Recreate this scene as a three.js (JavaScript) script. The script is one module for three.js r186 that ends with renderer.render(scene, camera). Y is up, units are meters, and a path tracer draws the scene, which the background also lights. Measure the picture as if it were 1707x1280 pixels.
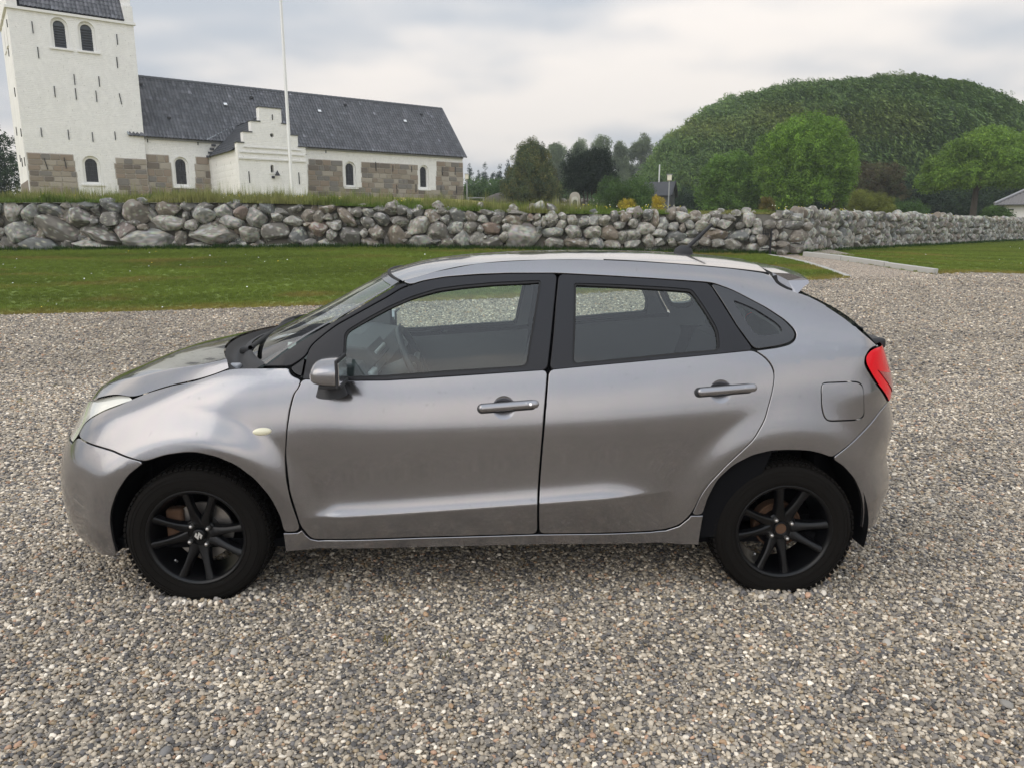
import * as THREE from 'three';
import { ImprovedNoise } from 'three/addons/math/ImprovedNoise.js';
import { RoundedBoxGeometry } from 'three/addons/geometries/RoundedBoxGeometry.js';
import { mergeGeometries, mergeVertices } from 'three/addons/utils/BufferGeometryUtils.js';

const scene = new THREE.Scene();
const camera = new THREE.PerspectiveCamera(54.2, 1707 / 1280, 0.05, 3000);
camera.position.set(0, 1.572, 0);
camera.rotation.x = -Math.atan(257 / 1250);
const renderer = new THREE.WebGLRenderer({ antialias: true });
renderer.toneMapping = THREE.LinearToneMapping;
renderer.toneMappingExposure = 1.28;
renderer.shadowMap.enabled = true;

// ---------- overcast sky and a veiled evening sun from the left ----------
const perlin = new ImprovedNoise();
const fbm = (x, y, z, n = 4) => { let s = 0, a = 0.5; for (let i = 0; i < n; i++, a *= 0.5) { s += a * perlin.noise(x, y, z); x *= 2.03; y *= 2.03; z *= 2.03; } return s; };
const smooth = (a, b, x) => { const t = Math.min(1, Math.max(0, (x - a) / (b - a))); return t * t * (3 - 2 * t); };
const mix = (a, b, t) => a + (b - a) * t;
{
  const W = 1024, H = 512, data = new Float32Array(W * H * 4);
  for (let j = 0; j < H; j++) {
    const up = ((j + 0.5) / H - 0.5) * Math.PI, y = Math.sin(up), yc = Math.max(y, 0);
    for (let i = 0; i < W; i++) {
      const az = ((i + 0.5) / W - 0.5) * 2 * Math.PI, x = Math.cos(az) * Math.cos(up), z = Math.sin(az) * Math.cos(up);
      const k = 1 / (yc + 0.13), px = x * k, pz = z * k;
      const big = fbm(px * 0.55 + 7.1, pz * 0.75 + 3.3, 1.7, 5), fine = fbm(px * 1.9 + 2.2, pz * 2.6, 5.5, 5);
      let c = 0.5 + big * 1.15 + fine * 0.5;                          // 1 = thin bright cloud, 0 = thick grey
      c = smooth(0.18, 0.8, c);
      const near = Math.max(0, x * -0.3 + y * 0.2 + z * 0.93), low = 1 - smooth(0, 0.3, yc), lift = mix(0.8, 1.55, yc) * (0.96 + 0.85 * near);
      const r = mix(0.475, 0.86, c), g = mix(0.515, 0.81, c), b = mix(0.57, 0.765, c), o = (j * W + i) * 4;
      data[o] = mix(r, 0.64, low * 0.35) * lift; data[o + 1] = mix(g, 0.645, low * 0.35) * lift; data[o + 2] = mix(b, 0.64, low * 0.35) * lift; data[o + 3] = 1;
    }
  }
  const sky = new THREE.DataTexture(data, W, H, THREE.RGBAFormat, THREE.FloatType);
  sky.mapping = THREE.EquirectangularReflectionMapping; sky.magFilter = sky.minFilter = THREE.LinearFilter; sky.needsUpdate = true;
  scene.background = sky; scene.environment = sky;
}
const sun = new THREE.DirectionalLight(new THREE.Color(1, 0.95, 0.88), 0.5);
sun.position.set(-56, 40, 34); sun.castShadow = true; sun.shadow.radius = 110;
Object.assign(sun.shadow.camera, { left: -60, right: 60, top: 60, bottom: -60, far: 250 }); sun.shadow.mapSize.set(2048, 2048);
scene.add(sun, sun.target);
scene.fog = new THREE.FogExp2(new THREE.Color(0.8, 0.87, 0.95), 0.0007);

// ---------- helpers ----------
function rng(seed) { return () => { seed = (seed + 0x6D2B79F5) | 0; let t = Math.imul(seed ^ (seed >>> 15), 1 | seed); t = (t + Math.imul(t ^ (t >>> 7), 61 | t)) ^ t; return ((t ^ (t >>> 14)) >>> 0) / 4294967296; }; }
const V = (x, y, z) => new THREE.Vector3(x, y, z);
const rgb = (r, g, b) => new THREE.Color().setRGB(r, g, b);
const std = (c, roughness = 0.8, more = {}) => new THREE.MeshStandardMaterial({ color: c, roughness, side: THREE.DoubleSide, ...more });
const phys = (c, roughness = 0.5, more = {}) => new THREE.MeshPhysicalMaterial({ color: c, roughness, side: THREE.DoubleSide, ...more });
const taken = new Map();
function numbered(name) { const n = taken.get(name) ?? 0; taken.set(name, n + 1); return n ? `${name}_${String(n).padStart(3, '0')}` : name; }
function tag(o, label, category, group) { o.userData.label = label; o.userData.category = category; if (group) o.userData.group = group; return o; }
function kind(o, k) { o.userData.kind = k; return o; }
function thing(name, label, category, at = [0, 0, 0], turn = 0, group) { const o = new THREE.Group(); o.name = numbered(name); o.position.set(...at); o.rotation.y = turn; scene.add(o); return tag(o, label, category, group); }
function put(name, geo, m, parent = scene, label) { const o = new THREE.Mesh(geo, m); o.name = parent === scene ? numbered(name) : name; o.castShadow = o.receiveShadow = true; parent.add(o); if (label) o.userData.label = label; return o; }
const merge = (list) => mergeGeometries(list.map((g) => { const n = g.index ? g.toNonIndexed() : g; for (const k of Object.keys(n.attributes)) if (!['position', 'normal', 'uv'].includes(k)) n.deleteAttribute(k); if (!n.attributes.uv) n.setAttribute('uv', new THREE.BufferAttribute(new Float32Array(n.attributes.position.count * 2), 2)); return n; }));
const box = (w, h, d, x = 0, y = 0, z = 0) => new THREE.BoxGeometry(w, h, d).translate(x, y, z);
const rbox = (w, h, d, r, x = 0, y = 0, z = 0) => new RoundedBoxGeometry(w, h, d, 3, r).translate(x, y, z);
function tube(points, r, seg = 24, sides = 8, closed = false) { return new THREE.TubeGeometry(new THREE.CatmullRomCurve3(points.map((p) => V(...p)), closed), seg, r, sides, closed); }
function bar(a, b, r, r2 = r, sides = 8) { const A = V(...a), B = V(...b), d = B.clone().sub(A), g = new THREE.CylinderGeometry(r2, r, d.length(), sides); g.translate(0, d.length() / 2, 0); g.applyQuaternion(new THREE.Quaternion().setFromUnitVectors(V(0, 1, 0), d.normalize())); return g.translate(...a); }
function geom(pos, idx, uv, nor, col) {
  const g = new THREE.BufferGeometry(); g.setAttribute('position', new THREE.Float32BufferAttribute(pos, 3));
  if (uv) g.setAttribute('uv', new THREE.Float32BufferAttribute(uv, 2)); if (col) g.setAttribute('color', new THREE.Float32BufferAttribute(col, 3)); if (idx) g.setIndex(idx);
  if (nor) g.setAttribute('normal', new THREE.Float32BufferAttribute(nor, 3)); else g.computeVertexNormals(); return g;
}
function sheet(nu, nv, f, color) {                                   // an indexed sheet of nu x nv quads through f(u, v)
  const pos = [], idx = [], uv = [], col = [];
  for (let j = 0; j <= nv; j++) for (let i = 0; i <= nu; i++) { const p = f(i / nu, j / nv); pos.push(p[0], p[1], p[2]); uv.push(p[3] ?? p[0], p[4] ?? p[2]); if (color) col.push(...color(p)); }
  for (let j = 0; j < nv; j++) for (let i = 0; i < nu; i++) { const a = j * (nu + 1) + i, b = a + 1, c = a + nu + 1, d = c + 1; idx.push(a, b, d, a, d, c); }
  return geom(pos, idx, uv, null, color ? col : null);
}
function texture(size, paint, srgb = true, repeat = 1) {             // paint(u, v) -> [r, g, b] in 0..1, linear for srgb
  const data = new Uint8Array(size * size * 4), enc = (x) => { x = Math.min(1, Math.max(0, x)); return 255 * (srgb ? (x <= 0.0031308 ? 12.92 * x : 1.055 * Math.pow(x, 1 / 2.4) - 0.055) : x); };
  for (let j = 0; j < size; j++) for (let i = 0; i < size; i++) { const c = paint((i + 0.5) / size, (j + 0.5) / size), o = (j * size + i) * 4; data[o] = enc(c[0]); data[o + 1] = enc(c[1]); data[o + 2] = enc(c[2]); data[o + 3] = 255; }
  const t = new THREE.DataTexture(data, size, size); t.wrapS = t.wrapT = THREE.RepeatWrapping; t.magFilter = t.minFilter = THREE.LinearFilter; if (srgb) t.colorSpace = THREE.SRGBColorSpace; t.repeat.set(repeat, repeat); t.needsUpdate = true; return t;
}
const loopNoise = (u, v, f, z = 0, n = 4) => { const a = u * 2 * Math.PI, b = v * 2 * Math.PI, q = f / (2 * Math.PI); return fbm(Math.cos(a) * q + Math.sin(b) * q * 0.6 + z, Math.sin(a) * q + 3.1 + z, Math.cos(b) * q + Math.sin(b) * q * 0.8 + 9.7, n); };
const M4 = new THREE.Matrix4(), Q4 = new THREE.Quaternion(), E4 = new THREE.Euler();
function scatter(name, geo, m, items, parent = scene) {              // items: {p, r: [x,y,z] or q, s: [x,y,z], c}
  const o = new THREE.InstancedMesh(geo, m, items.length); o.name = parent === scene ? numbered(name) : name;
  items.forEach((t, i) => { if (t.q) Q4.copy(t.q); else Q4.setFromEuler(E4.set(...t.r)); M4.compose(V(...t.p), Q4, V(...t.s)); o.setMatrixAt(i, M4); if (t.c) o.setColorAt(i, t.c); });
  o.castShadow = o.receiveShadow = true; parent.add(o); return o;
}
function lerpTable(xs, ys) { return (x) => { if (x <= xs[0]) return ys[0]; for (let i = 1; i < xs.length; i++) if (x <= xs[i]) return mix(ys[i - 1], ys[i], (x - xs[i - 1]) / (xs[i] - xs[i - 1])); return ys[ys.length - 1]; }; }
// ---------- the lie of the land: x to the right, d away from the camera ----------
const RISE = lerpTable([-30, -9.4, -7.3, -3.4, -0.6, 1.76, 7.6, 9.7, 13, 22], [0, 0.004, 0.012, 0.03, 0.042, 0.052, 0.06, 0.062, 0.045, 0.035]);
const EDGE = ((f) => (x) => f(x) + 0.1 * fbm(x * 1.1, 4, 2, 3) + 0.05 * fbm(x * 6, 1, 2, 2))(lerpTable([-40, -16, -9.4, -7.3, -3.4, -0.6, 1.76, 4.5, 7.6, 9.7, 11, 13, 20, 40], [13.6, 13.7, 13.9, 14, 14.2, 14.5, 15, 15.9, 17, 17.5, 18.4, 19, 20.6, 24]));   // where gravel gives way to grass
const WALLD = (x) => (x < 7.4 ? 21.5 : 21.5 + (x - 7.4) * 1.045);    // the foot of the dry-stone wall
const WALLY = lerpTable([-20, -14.5, -4.3, 0, 7, 31], [0.93, 0.955, 1.06, 0.98, 0.86, 0.89]);
const soft = (x) => (x <= 0 ? 0 : x < 2 ? x * x / 4 : x - 1);
const gravelY = (x, d) => RISE(x) * soft(d - 7.5) * 1.03;
const lawnY = (x, d) => { const e = EDGE(x), t = Math.min(1.1, Math.max(0, (d - e) / (WALLD(x) - e))); return mix(gravelY(x, Math.min(d, e)), WALLY(x), t) + 0.07 * Math.sin(Math.PI * Math.min(1, t)) + 0.012 * fbm(x * 0.9, d * 0.9, 2); };
const yardY = (x, d) => { const b = d - Math.min(WALLD(x), 60); return mix(2.32, 2.0, smooth(-9, 3, x)) + 0.12 * smooth(0, 2.5, b) + 1.15 * mix(1, 0.42, smooth(-3, 5, x * 40 / Math.max(d, 20))) * smooth(0, 30, b) + 0.12 * smooth(60, 200, d) * 10 * smooth(120, 400, d); };

// ---------- gravel ----------
const rg = rng(11);
const PEBBLE = [[0.2, 0.19, 0.18], [0.27, 0.25, 0.22], [0.36, 0.33, 0.29], [0.46, 0.42, 0.36], [0.13, 0.13, 0.14], [0.085, 0.085, 0.09], [0.56, 0.52, 0.46], [0.7, 0.67, 0.62], [0.34, 0.24, 0.16], [0.4, 0.27, 0.2], [0.3, 0.25, 0.18], [0.23, 0.22, 0.22]];
const PEBBLE_SHARE = [0.14, 0.17, 0.15, 0.1, 0.12, 0.08, 0.075, 0.045, 0.018, 0.018, 0.05, 0.034];
const pebbleColor = (r) => { let t = r() * 0.999; for (let i = 0; i < PEBBLE.length; i++) { t -= PEBBLE_SHARE[i]; if (t <= 0) { const k = 0.96 + 0.48 * r(); return PEBBLE[i].map((x, c) => x * k * [1.06, 1, 0.92][c]); } } return PEBBLE[1]; };
const gravelMap = (() => {                                           // close-packed pebbles, 1.6 m to a side
  const N = 96, cells = [], r = rng(5);
  for (let j = 0; j < N; j++) for (let i = 0; i < N; i++) cells.push([i + 0.15 + 0.7 * r(), j + 0.15 + 0.7 * r(), pebbleColor(r), 0.8 + 0.5 * r()]);
  const S = 1024, hgt = new Float32Array(S * S);
  const near = (u, v) => { const x = u * N, y = v * N, i = Math.floor(x), j = Math.floor(y); let b = 9, c = 9, best; for (let dj = -1; dj <= 1; dj++) for (let di = -1; di <= 1; di++) { const ii = i + di, jj = j + dj, q = cells[((jj + N) % N) * N + ((ii + N) % N)], qx = q[0] + (ii < 0 ? -N : ii >= N ? N : 0), qy = q[1] + (jj < 0 ? -N : jj >= N ? N : 0), d = Math.hypot(x - qx, y - qy) / q[3]; if (d < b) { c = b; b = d; best = q; } else if (d < c) c = d; } return [b, c - b, best]; };
  const map = texture(S, (u, v) => { const [, , q] = near(u, v); return q[2]; });
  const bump = texture(S, (u, v) => { const [b, e] = near(u, v), h = smooth(0, 0.3, e) * (1 - 0.5 * b); return [h, h, h]; }, false);
  return { map, bump };
})();
for (const t of [gravelMap.map, gravelMap.bump]) t.repeat.set(1 / 1.6, 1 / 1.6);
const gravelMat = std(rgb(1, 1, 1), 0.85, { map: gravelMap.map, bumpMap: gravelMap.bump, bumpScale: 0.008, vertexColors: true });
const steps = (list) => (t) => { const f = t * (list.length - 1), i = Math.min(list.length - 2, Math.floor(f)); return mix(list[i], list[i + 1], f - i); };
const patchy = (x, d) => 0.92 + 0.34 * fbm(x * 0.45, d * 0.45, 4.4, 3) + 0.25 * fbm(x * 1.7, d * 1.7, 8, 2);
{
  const xs = [-400, -150, -60, -30], ds = [-300, -100, -30, -10, -3];
  for (let x = -24; x <= 26; x += 0.5) xs.push(x); xs.push(40, 80, 200, 400);
  for (let d = -1; d < 24; d += 0.4) ds.push(d); ds.push(26);
  const X = steps(xs), D = steps(ds);
  kind(put('gravel_ground', sheet(xs.length - 1, ds.length - 1, (u, v) => { const x = X(u), d = D(v); return [x, gravelY(x, d) - 0.5 * smooth(0.25, 1.2, d - EDGE(x)) * (x > 7.0 && x < 10.4 ? 0 : 1), -d, x, d]; }, ([x, , z]) => { const k = patchy(x, -z); return [k, k * 0.985, k * 0.95]; }), gravelMat), 'structure');
}
{
  const shapes = [1, 2, 3].map((s) => { const g = mergeVertices(new THREE.IcosahedronGeometry(1, 1).deleteAttribute('normal').deleteAttribute('uv')), p = g.attributes.position; for (let i = 0; i < p.count; i++) { const v = V().fromBufferAttribute(p, i), k = 1 + 0.42 * perlin.noise(v.x * 1.3 + s * 9, v.y * 1.3, v.z * 1.3 + s * 5); p.setXYZ(i, v.x * k, v.y * k, v.z * k); } g.computeVertexNormals(); return g; });
  const lots = [[], [], []], c = new THREE.Color();
  const wide = (d) => d * 0.745 + 0.35;
  const drop = (d0, d1, per, size) => {
    const step = 1 / Math.sqrt(per);
    for (let d = d0; d < d1; d += step) for (let x = -wide(d); x < wide(d); x += step) {
      const X = x + (rg() - 0.5) * step * 1.6, Dd = d + (rg() - 0.5) * step * 1.6;
      if (Dd > EDGE(X) + 0.05 && !(X > 7.1 && X < 10)) continue;
      const big = Math.pow(rg(), 2.4), R = size * (0.58 + 0.75 * big), e = 0.65 + 0.5 * rg(), col = pebbleColor(rg), k = patchy(X, Dd) * (0.9 + 0.25 * rg());
      const far = Dd > 4 ? 0.5 : 1;
      lots[Math.floor(rg() * 3)].push({ p: [X, gravelY(X, Dd) + R * (0.05 + 0.75 * rg()), -Dd], r: [(rg() - 0.5) * 0.9 * far, rg() * 6.28, (rg() - 0.5) * 0.9 * far], s: [R * (1.05 + 0.3 * rg()), R * (0.5 + 0.25 * rg()), R * e], c: rgb(col[0] * k, col[1] * k * 0.985, col[2] * k * 0.95) });
    }
  };
  drop(1.75, 4.4, 8600, 0.0081); drop(4.4, 8, 4000, 0.0102); drop(8, 18, 520, 0.0135);
  const m = std(rgb(1, 1, 1), 0.7);
  // gravel pushed up against the tyres, and a few stray larger stones
  for (const [cx, cd] of [[-1.34, 3.07], [1.18, 3.14]]) for (let i = 0; i < 420; i++) { const a = rg() * 6.283, X = cx + Math.cos(a) * (0.1 + 0.16 * rg()), Dd = cd + Math.sin(a) * (0.1 + 0.05 * rg()), R = 0.0075 + 0.006 * rg(), c = pebbleColor(rg), h = 0.022 * Math.max(0, 1 - Math.abs(X - cx) / 0.26); lots[i % 3].push({ p: [X, h * rg() + 0.005, -Dd], r: [rg(), rg() * 6, rg()], s: [R * 1.2, R * 0.7, R], c: rgb(...c) }); }
  for (let i = 0; i < 40; i++) { const Dd = 1.9 + 6 * Math.pow(rg(), 1.5), X = (rg() * 2 - 1) * wide(Dd), R = 0.014 + 0.006 * rg(), c = PEBBLE[Math.floor(rg() * 4)]; lots[i % 3].push({ p: [X, gravelY(X, Dd) + 0.008, -Dd], r: [0.3 * rg(), rg() * 6, 0.3 * rg()], s: [R * 1.3, R * 0.62, R], c: rgb(...c) }); }
  lots.forEach((l, i) => kind(scatter('gravel', shapes[i], m, l), 'stuff'));
}

// ---------- grass ----------
const turfMap = texture(512, (u, v) => { const n = loopNoise(u, v, 40, 3, 4), f = loopNoise(u, v, 160, 7, 2), t = 0.5 + n * 1.1 + f * 0.7; return [mix(0.11, 0.19, t), mix(0.135, 0.215, t), mix(0.02, 0.036, t)]; });
turfMap.repeat.set(0.5, 0.5);
const dry = (x, d) => smooth(0.08, 0.34, fbm(x * 0.28 + 3, d * 0.9, 6.1, 3)) * 0.75 + 0.8 * (1 - smooth(0, 0.55, d - EDGE(x) + 0.3 * fbm(x * 2, d * 2, 1)));
const lawnTint = (x, d) => { const k = Math.min(1, Math.max(0, dry(x, d))), b = 0.95 + 0.5 * fbm(x * 0.2, d * 1.3, 2.2, 3); return [mix(0.85, 1.42, k) * b, mix(1, 1.02, k) * b, mix(0.9, 1.5, k) * b]; };
const inPath = (x, d) => { const t = (d - 17) / 4.4; return t > -0.4 && t < 1.15 && x > mix(7.55, 7.15, t) && x < mix(9.75, 8.15, t); };
const turf = std(rgb(1, 1, 1), 0.95, { map: turfMap, vertexColors: true });
const strip = (x0, x1, n) => sheet(n, 24, (u, v) => { const x = mix(x0, x1, u), e = EDGE(x) - 0.02, d = mix(e, WALLD(x) + 0.5, v); return [x, lawnY(x, d) + 0.006, -d, x, d]; }, ([x, , z]) => lawnTint(x, -z));
kind(put('lawn', merge2([strip(-40, 7.15, 190), strip(9.75, 80, 240)]), turf), 'structure');
function merge2(list) { return mergeGeometries(list); }
// the two wedges of lawn beside the slanting path
kind(put('lawn', merge2([
  sheet(4, 24, (u, v) => { const d = mix(17.0, 22, v), t = (d - 17) / 4.4, x = mix(7.15, mix(7.55, 7.15, t), u); return [x, lawnY(x, Math.max(d, EDGE(x))) + 0.006, -d, x, d]; }, ([x, , z]) => lawnTint(x, -z)),
  sheet(10, 24, (u, v) => { const d = mix(17.5, 23.5, v), t = (d - 17) / 4.4, x = mix(Math.max(mix(9.75, 8.15, t), 7.6), 9.75, u); return [x, lawnY(x, d) + 0.006, -d, x, d]; }, ([x, , z]) => lawnTint(x, -z)),
]), turf), 'structure');
const pathMap = texture(256, (u, v) => { const n = loopNoise(u, v, 60, 2, 3), k = 0.9 + 0.5 * n; return [0.36 * k, 0.31 * k, 0.28 * k]; });
kind(put('path', sheet(8, 24, (u, v) => { const d = mix(16.6, 21.9, v), t = (d - 17) / 4.4, x = mix(mix(7.55, 7.15, t), mix(9.75, 8.15, t), u); return [x, Math.max(lawnY(x, d), gravelY(x, d)) + 0.004, -d, x, d]; }), std(rgb(1, 0.95, 0.91), 0.9, { map: gravelMap.map, bumpMap: gravelMap.bump, bumpScale: 0.006 })), 'structure');
{
  const stone = std(rgb(0.42, 0.41, 0.38), 0.85), r = rng(3);
  const run = (a, b, n, w, h, label) => { const k = thing('path_kerb', label, 'kerb', [a[0], 0, -a[1]]); for (let i = 0; i < n; i++) { const t0 = i / n, t1 = (i + 1) / n, x0 = mix(a[0], b[0], t0), d0 = mix(a[1], b[1], t0), x1 = mix(a[0], b[0], t1), d1 = mix(a[1], b[1], t1), L = Math.hypot(x1 - x0, d1 - d0) - 0.012, o = put('kerb_stone', rbox(L, 0.2, w, 0.015), stone, k), xm = (x0 + x1) / 2, dm = (d0 + d1) / 2; o.position.set(xm - a[0], lawnY(xm, Math.max(dm, EDGE(xm))) + h - 0.1, -(dm - a[1])); o.rotation.y = Math.atan2(d1 - d0, x1 - x0); o.rotation.z = Math.atan2(lawnY(x1, Math.max(d1, EDGE(x1))) - lawnY(x0, Math.max(d0, EDGE(x0))), L); o.rotation.order = 'YZX'; } };
  run([9.75, 17.4], [8.2, 21.3], 3, 0.16, 0.12, 'raised granite kerb on the right of the path to the gap in the wall');
  run([7.58, 17.0], [7.2, 21.3], 4, 0.12, 0.035, 'low pale kerb flush with the grass on the left of the path to the wall');
}
const bladeGeo = (n, spread, seed, wide = 0.005) => { const r = rng(seed), pos = [], idx = []; for (let i = 0; i < n; i++) { const a = r() * 6.28, x = (r() - 0.5) * spread, z = (r() - 0.5) * spread, h = 0.6 + 0.6 * r(), l = (r() - 0.5) * 0.7, l2 = (r() - 0.5) * 0.7, c = Math.cos(a) * wide, s = Math.sin(a) * wide, b = pos.length / 3; pos.push(x - c, 0, z - s, x + c, 0, z + s, x - c * 0.8 + l * 0.4, h * 0.55, z - s * 0.8 + l2 * 0.4, x + c * 0.8 + l * 0.4, h * 0.55, z + s * 0.8 + l2 * 0.4, x + l, h, z + l2); idx.push(b, b + 1, b + 3, b, b + 3, b + 2, b + 2, b + 3, b + 4); } return geom(pos, idx); };
const leafMat = (t = 0.35) => phys(rgb(1, 1, 1), 0.75, { transmission: t, thickness: 0, specularIntensity: 0.35 });
const grassMat = phys(rgb(1, 1, 1), 0.9, { transmission: 0.3, thickness: 0, specularIntensity: 0.2 });
{
  const g = bladeGeo(16, 3.2, 21, 0.16), items = [], r = rng(8);
  const sow = (x0, x1, per) => { for (let x = x0; x < x1; x += 0.5) { const e = EDGE(x), w = WALLD(x) + 0.2, n = per * (w - e) * 0.5; for (let i = 0; i < n; i++) { const X = x + r() * 0.5, d = mix(e - 0.04, w, r()); if (Math.abs(X) > d * 0.74 + 0.6 || inPath(X, d)) continue; const t = lawnTint(X, d), h = 0.028 + 0.02 * r() + 0.05 * smooth(0.5, 0.05, w - 0.25 - d) * r(), k = 0.85 + 0.5 * r(); items.push({ p: [X, lawnY(X, d), -d], r: [0, r() * 6.28, 0], s: [0.03, h, 0.03], c: rgb(0.19 * t[0] * k, 0.212 * t[1] * k, 0.042 * t[2] * k) }); } } };
  sow(-16, 7.4, 330); sow(7.4, 30, 170);
  kind(scatter('lawn_grass', g, grassMat, items), 'stuff');
  const f = new THREE.CircleGeometry(1, 6).rotateX(-Math.PI / 2), fl = [];
  for (let i = 0; i < 150; i++) { let x = mix(-13, 26, r()); if (i < 100) x = mix(-13, 2, r()); const d = mix(EDGE(x), WALLD(x), r()); if (fbm(x * 0.5, d * 0.5, 3, 2) < -0.05 || inPath(x, d)) continue; const s = 0.007 + 0.011 * r(); fl.push({ p: [x, lawnY(x, d) + 0.05, -d], r: [0.5 * r() + 0.3, r() * 6, 0.4 * r()], s: [s, s, s], c: r() < 0.8 ? rgb(0.75, 0.76, 0.7) : rgb(0.7, 0.5, 0.05) }); }
  kind(scatter('daisies', f, std(rgb(1, 1, 1), 0.8), fl), 'stuff');
}
{ // scattered weeds and dry stalks in the gravel
  const r = rng(88), g = bladeGeo(12, 3, 90, 0.14), items = [];
  for (let i = 0; i < 520; i++) { const d = 2 + 11 * r(), x = (r() * 2 - 1) * d * 0.75; if (fbm(x * 0.7 + 5, d * 0.7, 2.5, 2) < 0.17 || (x > -2.4 && x < 2.2 && d > 2.8 && d < 4.9)) continue; const k = 0.7 + 0.6 * r(), dr = r(); items.push({ p: [x, gravelY(x, d) + 0.008, -d], r: [0, r() * 6, 0], s: [0.014, 0.012 + 0.016 * r(), 0.014], c: rgb(mix(0.1, 0.24, dr) * k, mix(0.14, 0.2, dr) * k, 0.05 * k) }); }
  kind(scatter('gravel_weeds', g, grassMat, items), 'stuff');
}
// ---------- churchyard ground behind the wall ----------
kind(put('churchyard', sheet(120, 60, (u, v) => { const x = mix(-1, 1, u); const X = Math.sign(x) * Math.pow(Math.abs(x), 2.2) * 420, b = Math.pow(v, 2.4) * 700, w = Math.min(WALLD(X), 70), d = w + 0.42 + b; return [X, yardY(X, d), -d, X, d]; }, ([x, , z]) => { const k = 0.9 + 0.6 * fbm(x * 0.2, z * 0.2, 9, 3); return [1.5 * k, 1.15 * k, 1.2 * k]; }), turf), 'structure');
// ---------- the whitewashed church: x runs east along the south wall, z out of that wall ----------
const church = thing('church', 'whitewashed village church with granite base, slate-grey tiled roof, stepped porch gable and square tower', 'church', [-3.946, 0, -62.06], Math.PI / 5);
{
  const r = rng(41);
  const limeMap = texture(512, (u, v) => { const n = loopNoise(u, v, 14, 1, 5), f = loopNoise(u, v, 90, 5, 3), course = 0.5 + 0.5 * Math.sin(v * 2 * Math.PI * 34 + 2 * n), k = 0.84 + 0.1 * n + 0.07 * f - 0.025 * course, d = smooth(0.3, 0.42, loopNoise(u, v, 34, 8, 4)) * 0.3; return [k * (1 - d), k * (0.985 - d), k * (0.955 - d)]; });
  const limeBump = texture(512, (u, v) => { const c = Math.abs(Math.sin(v * Math.PI * 34 + 1.2 * loopNoise(u, v, 12, 1, 3))), h = 0.5 + 0.35 * loopNoise(u, v, 30, 3, 4) + 0.3 * Math.min(1, c * 3); return [h, h, h]; }, false);
  for (const t of [limeMap, limeBump]) t.repeat.set(1 / 3.4, 1 / 3.4);
  const lime = std(rgb(1, 1, 0.99), 0.92, { map: limeMap, bumpMap: limeBump, bumpScale: 0.03 }), trim = std(rgb(0.8, 0.79, 0.76), 0.9), dark = std(rgb(0.02, 0.022, 0.026), 0.25), iron = std(rgb(0.03, 0.03, 0.033), 0.7), lead = std(rgb(0.28, 0.31, 0.33), 0.6), mortar = std(rgb(0.42, 0.38, 0.33), 0.95);
  const tileTones = ['#494a4e', '#424347', '#4f5054', '#46474a', '#545458'].map((c) => new THREE.Color(c));
  const shape = (pts) => { const s = new THREE.Shape(); pts.forEach((p, i) => (i ? s.lineTo(...p) : s.moveTo(...p))); s.closePath(); return s; };
  const arch = (x0, x1, y0, y1, k = 0.5) => { const w = x1 - x0, rise = Math.min(w * k, (y1 - y0) * 0.9), pts = [[x0, y0], [x1, y0], [x1, y1 - rise]]; for (let i = 1; i < 12; i++) { const a = (i / 12) * Math.PI; pts.push([(x0 + x1) / 2 + Math.cos(a) * w / 2, y1 - rise + Math.sin(a) * rise]); } pts.push([x0, y1 - rise]); return pts; };
  const panel = (outline, holes, depth, z0) => { const s = shape(outline); for (const h of holes) s.holes.push(new THREE.Path(h.map((p) => new THREE.Vector2(...p)))); return new THREE.ExtrudeGeometry(s, { depth, bevelEnabled: false }).translate(0, 0, z0 - depth); };
  // an arched window: stepped white reveal set into the wall, leaded glass behind
  function archedWindow(wx0, wx1, y0, y1, m, sillY, z, leads, parent = church, glass = dark) {
    const f = put('window', panel(arch(wx0 - m * 0.5, wx1 + m * 0.5, sillY + 0.06, y1 + m * 0.5), [arch(wx0, wx1, y0, y1).reverse()], 0.1, z - 0.14), trim, parent);
    put('window_reveal', panel(arch(wx0 - m, wx1 + m, sillY + 0.03, y1 + m), [arch(wx0 - m * 0.5, wx1 + m * 0.5, sillY + 0.08, y1 + m * 0.5).reverse()], 0.14, z + 0.001), trim, f);
    put('pane', panel(arch(wx0, wx1, y0, y1), [], 0.02, z - 0.26), glass, f);
    put('sill', box(wx1 - wx0 + 2.1 * m, 0.09, 0.3, (wx0 + wx1) / 2, sillY, z - 0.06), trim, f);
    if (leads) { const b = []; for (let i = 1; i < 3; i++) b.push(box(0.025, y1 - y0 - 0.1, 0.02, mix(wx0, wx1, i / 3), (y0 + y1) / 2 - 0.03, z - 0.245)); for (let i = 1; i < 6; i++) b.push(box(wx1 - wx0 - 0.02, 0.025, 0.02, (wx0 + wx1) / 2, mix(y0, y1, i / 6), z - 0.243)); put('glazing_bar', merge(b), iron, f); }
    return arch(wx0 - m, wx1 + m, sillY, y1 + m).reverse();
  }
  const W = [archedWindow(-21.52, -20.89, 4.42, 5.97, 0.25, 4.2, 0, 1), archedWindow(-9.94, -9.32, 4.74, 6.27, 0.24, 4.52, 0, 1), archedWindow(-3.8, -3.24, 4.8, 6.31, 0.26, 4.58, 0, 1)];
  const ZT = 0.15, T = [archedWindow(-27.46, -26.87, 11.77, 13.26, 0.28, 11.7, ZT, 0, church, std(rgb(0.1, 0.11, 0.125), 0.7)), archedWindow(-26.1, -25.5, 11.77, 13.25, 0.28, 11.7, ZT, 0, church, std(rgb(0.1, 0.11, 0.125), 0.7)), archedWindow(-26.62, -25.97, 4.37, 5.72, 0.3, 4.18, ZT, 1)];
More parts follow.
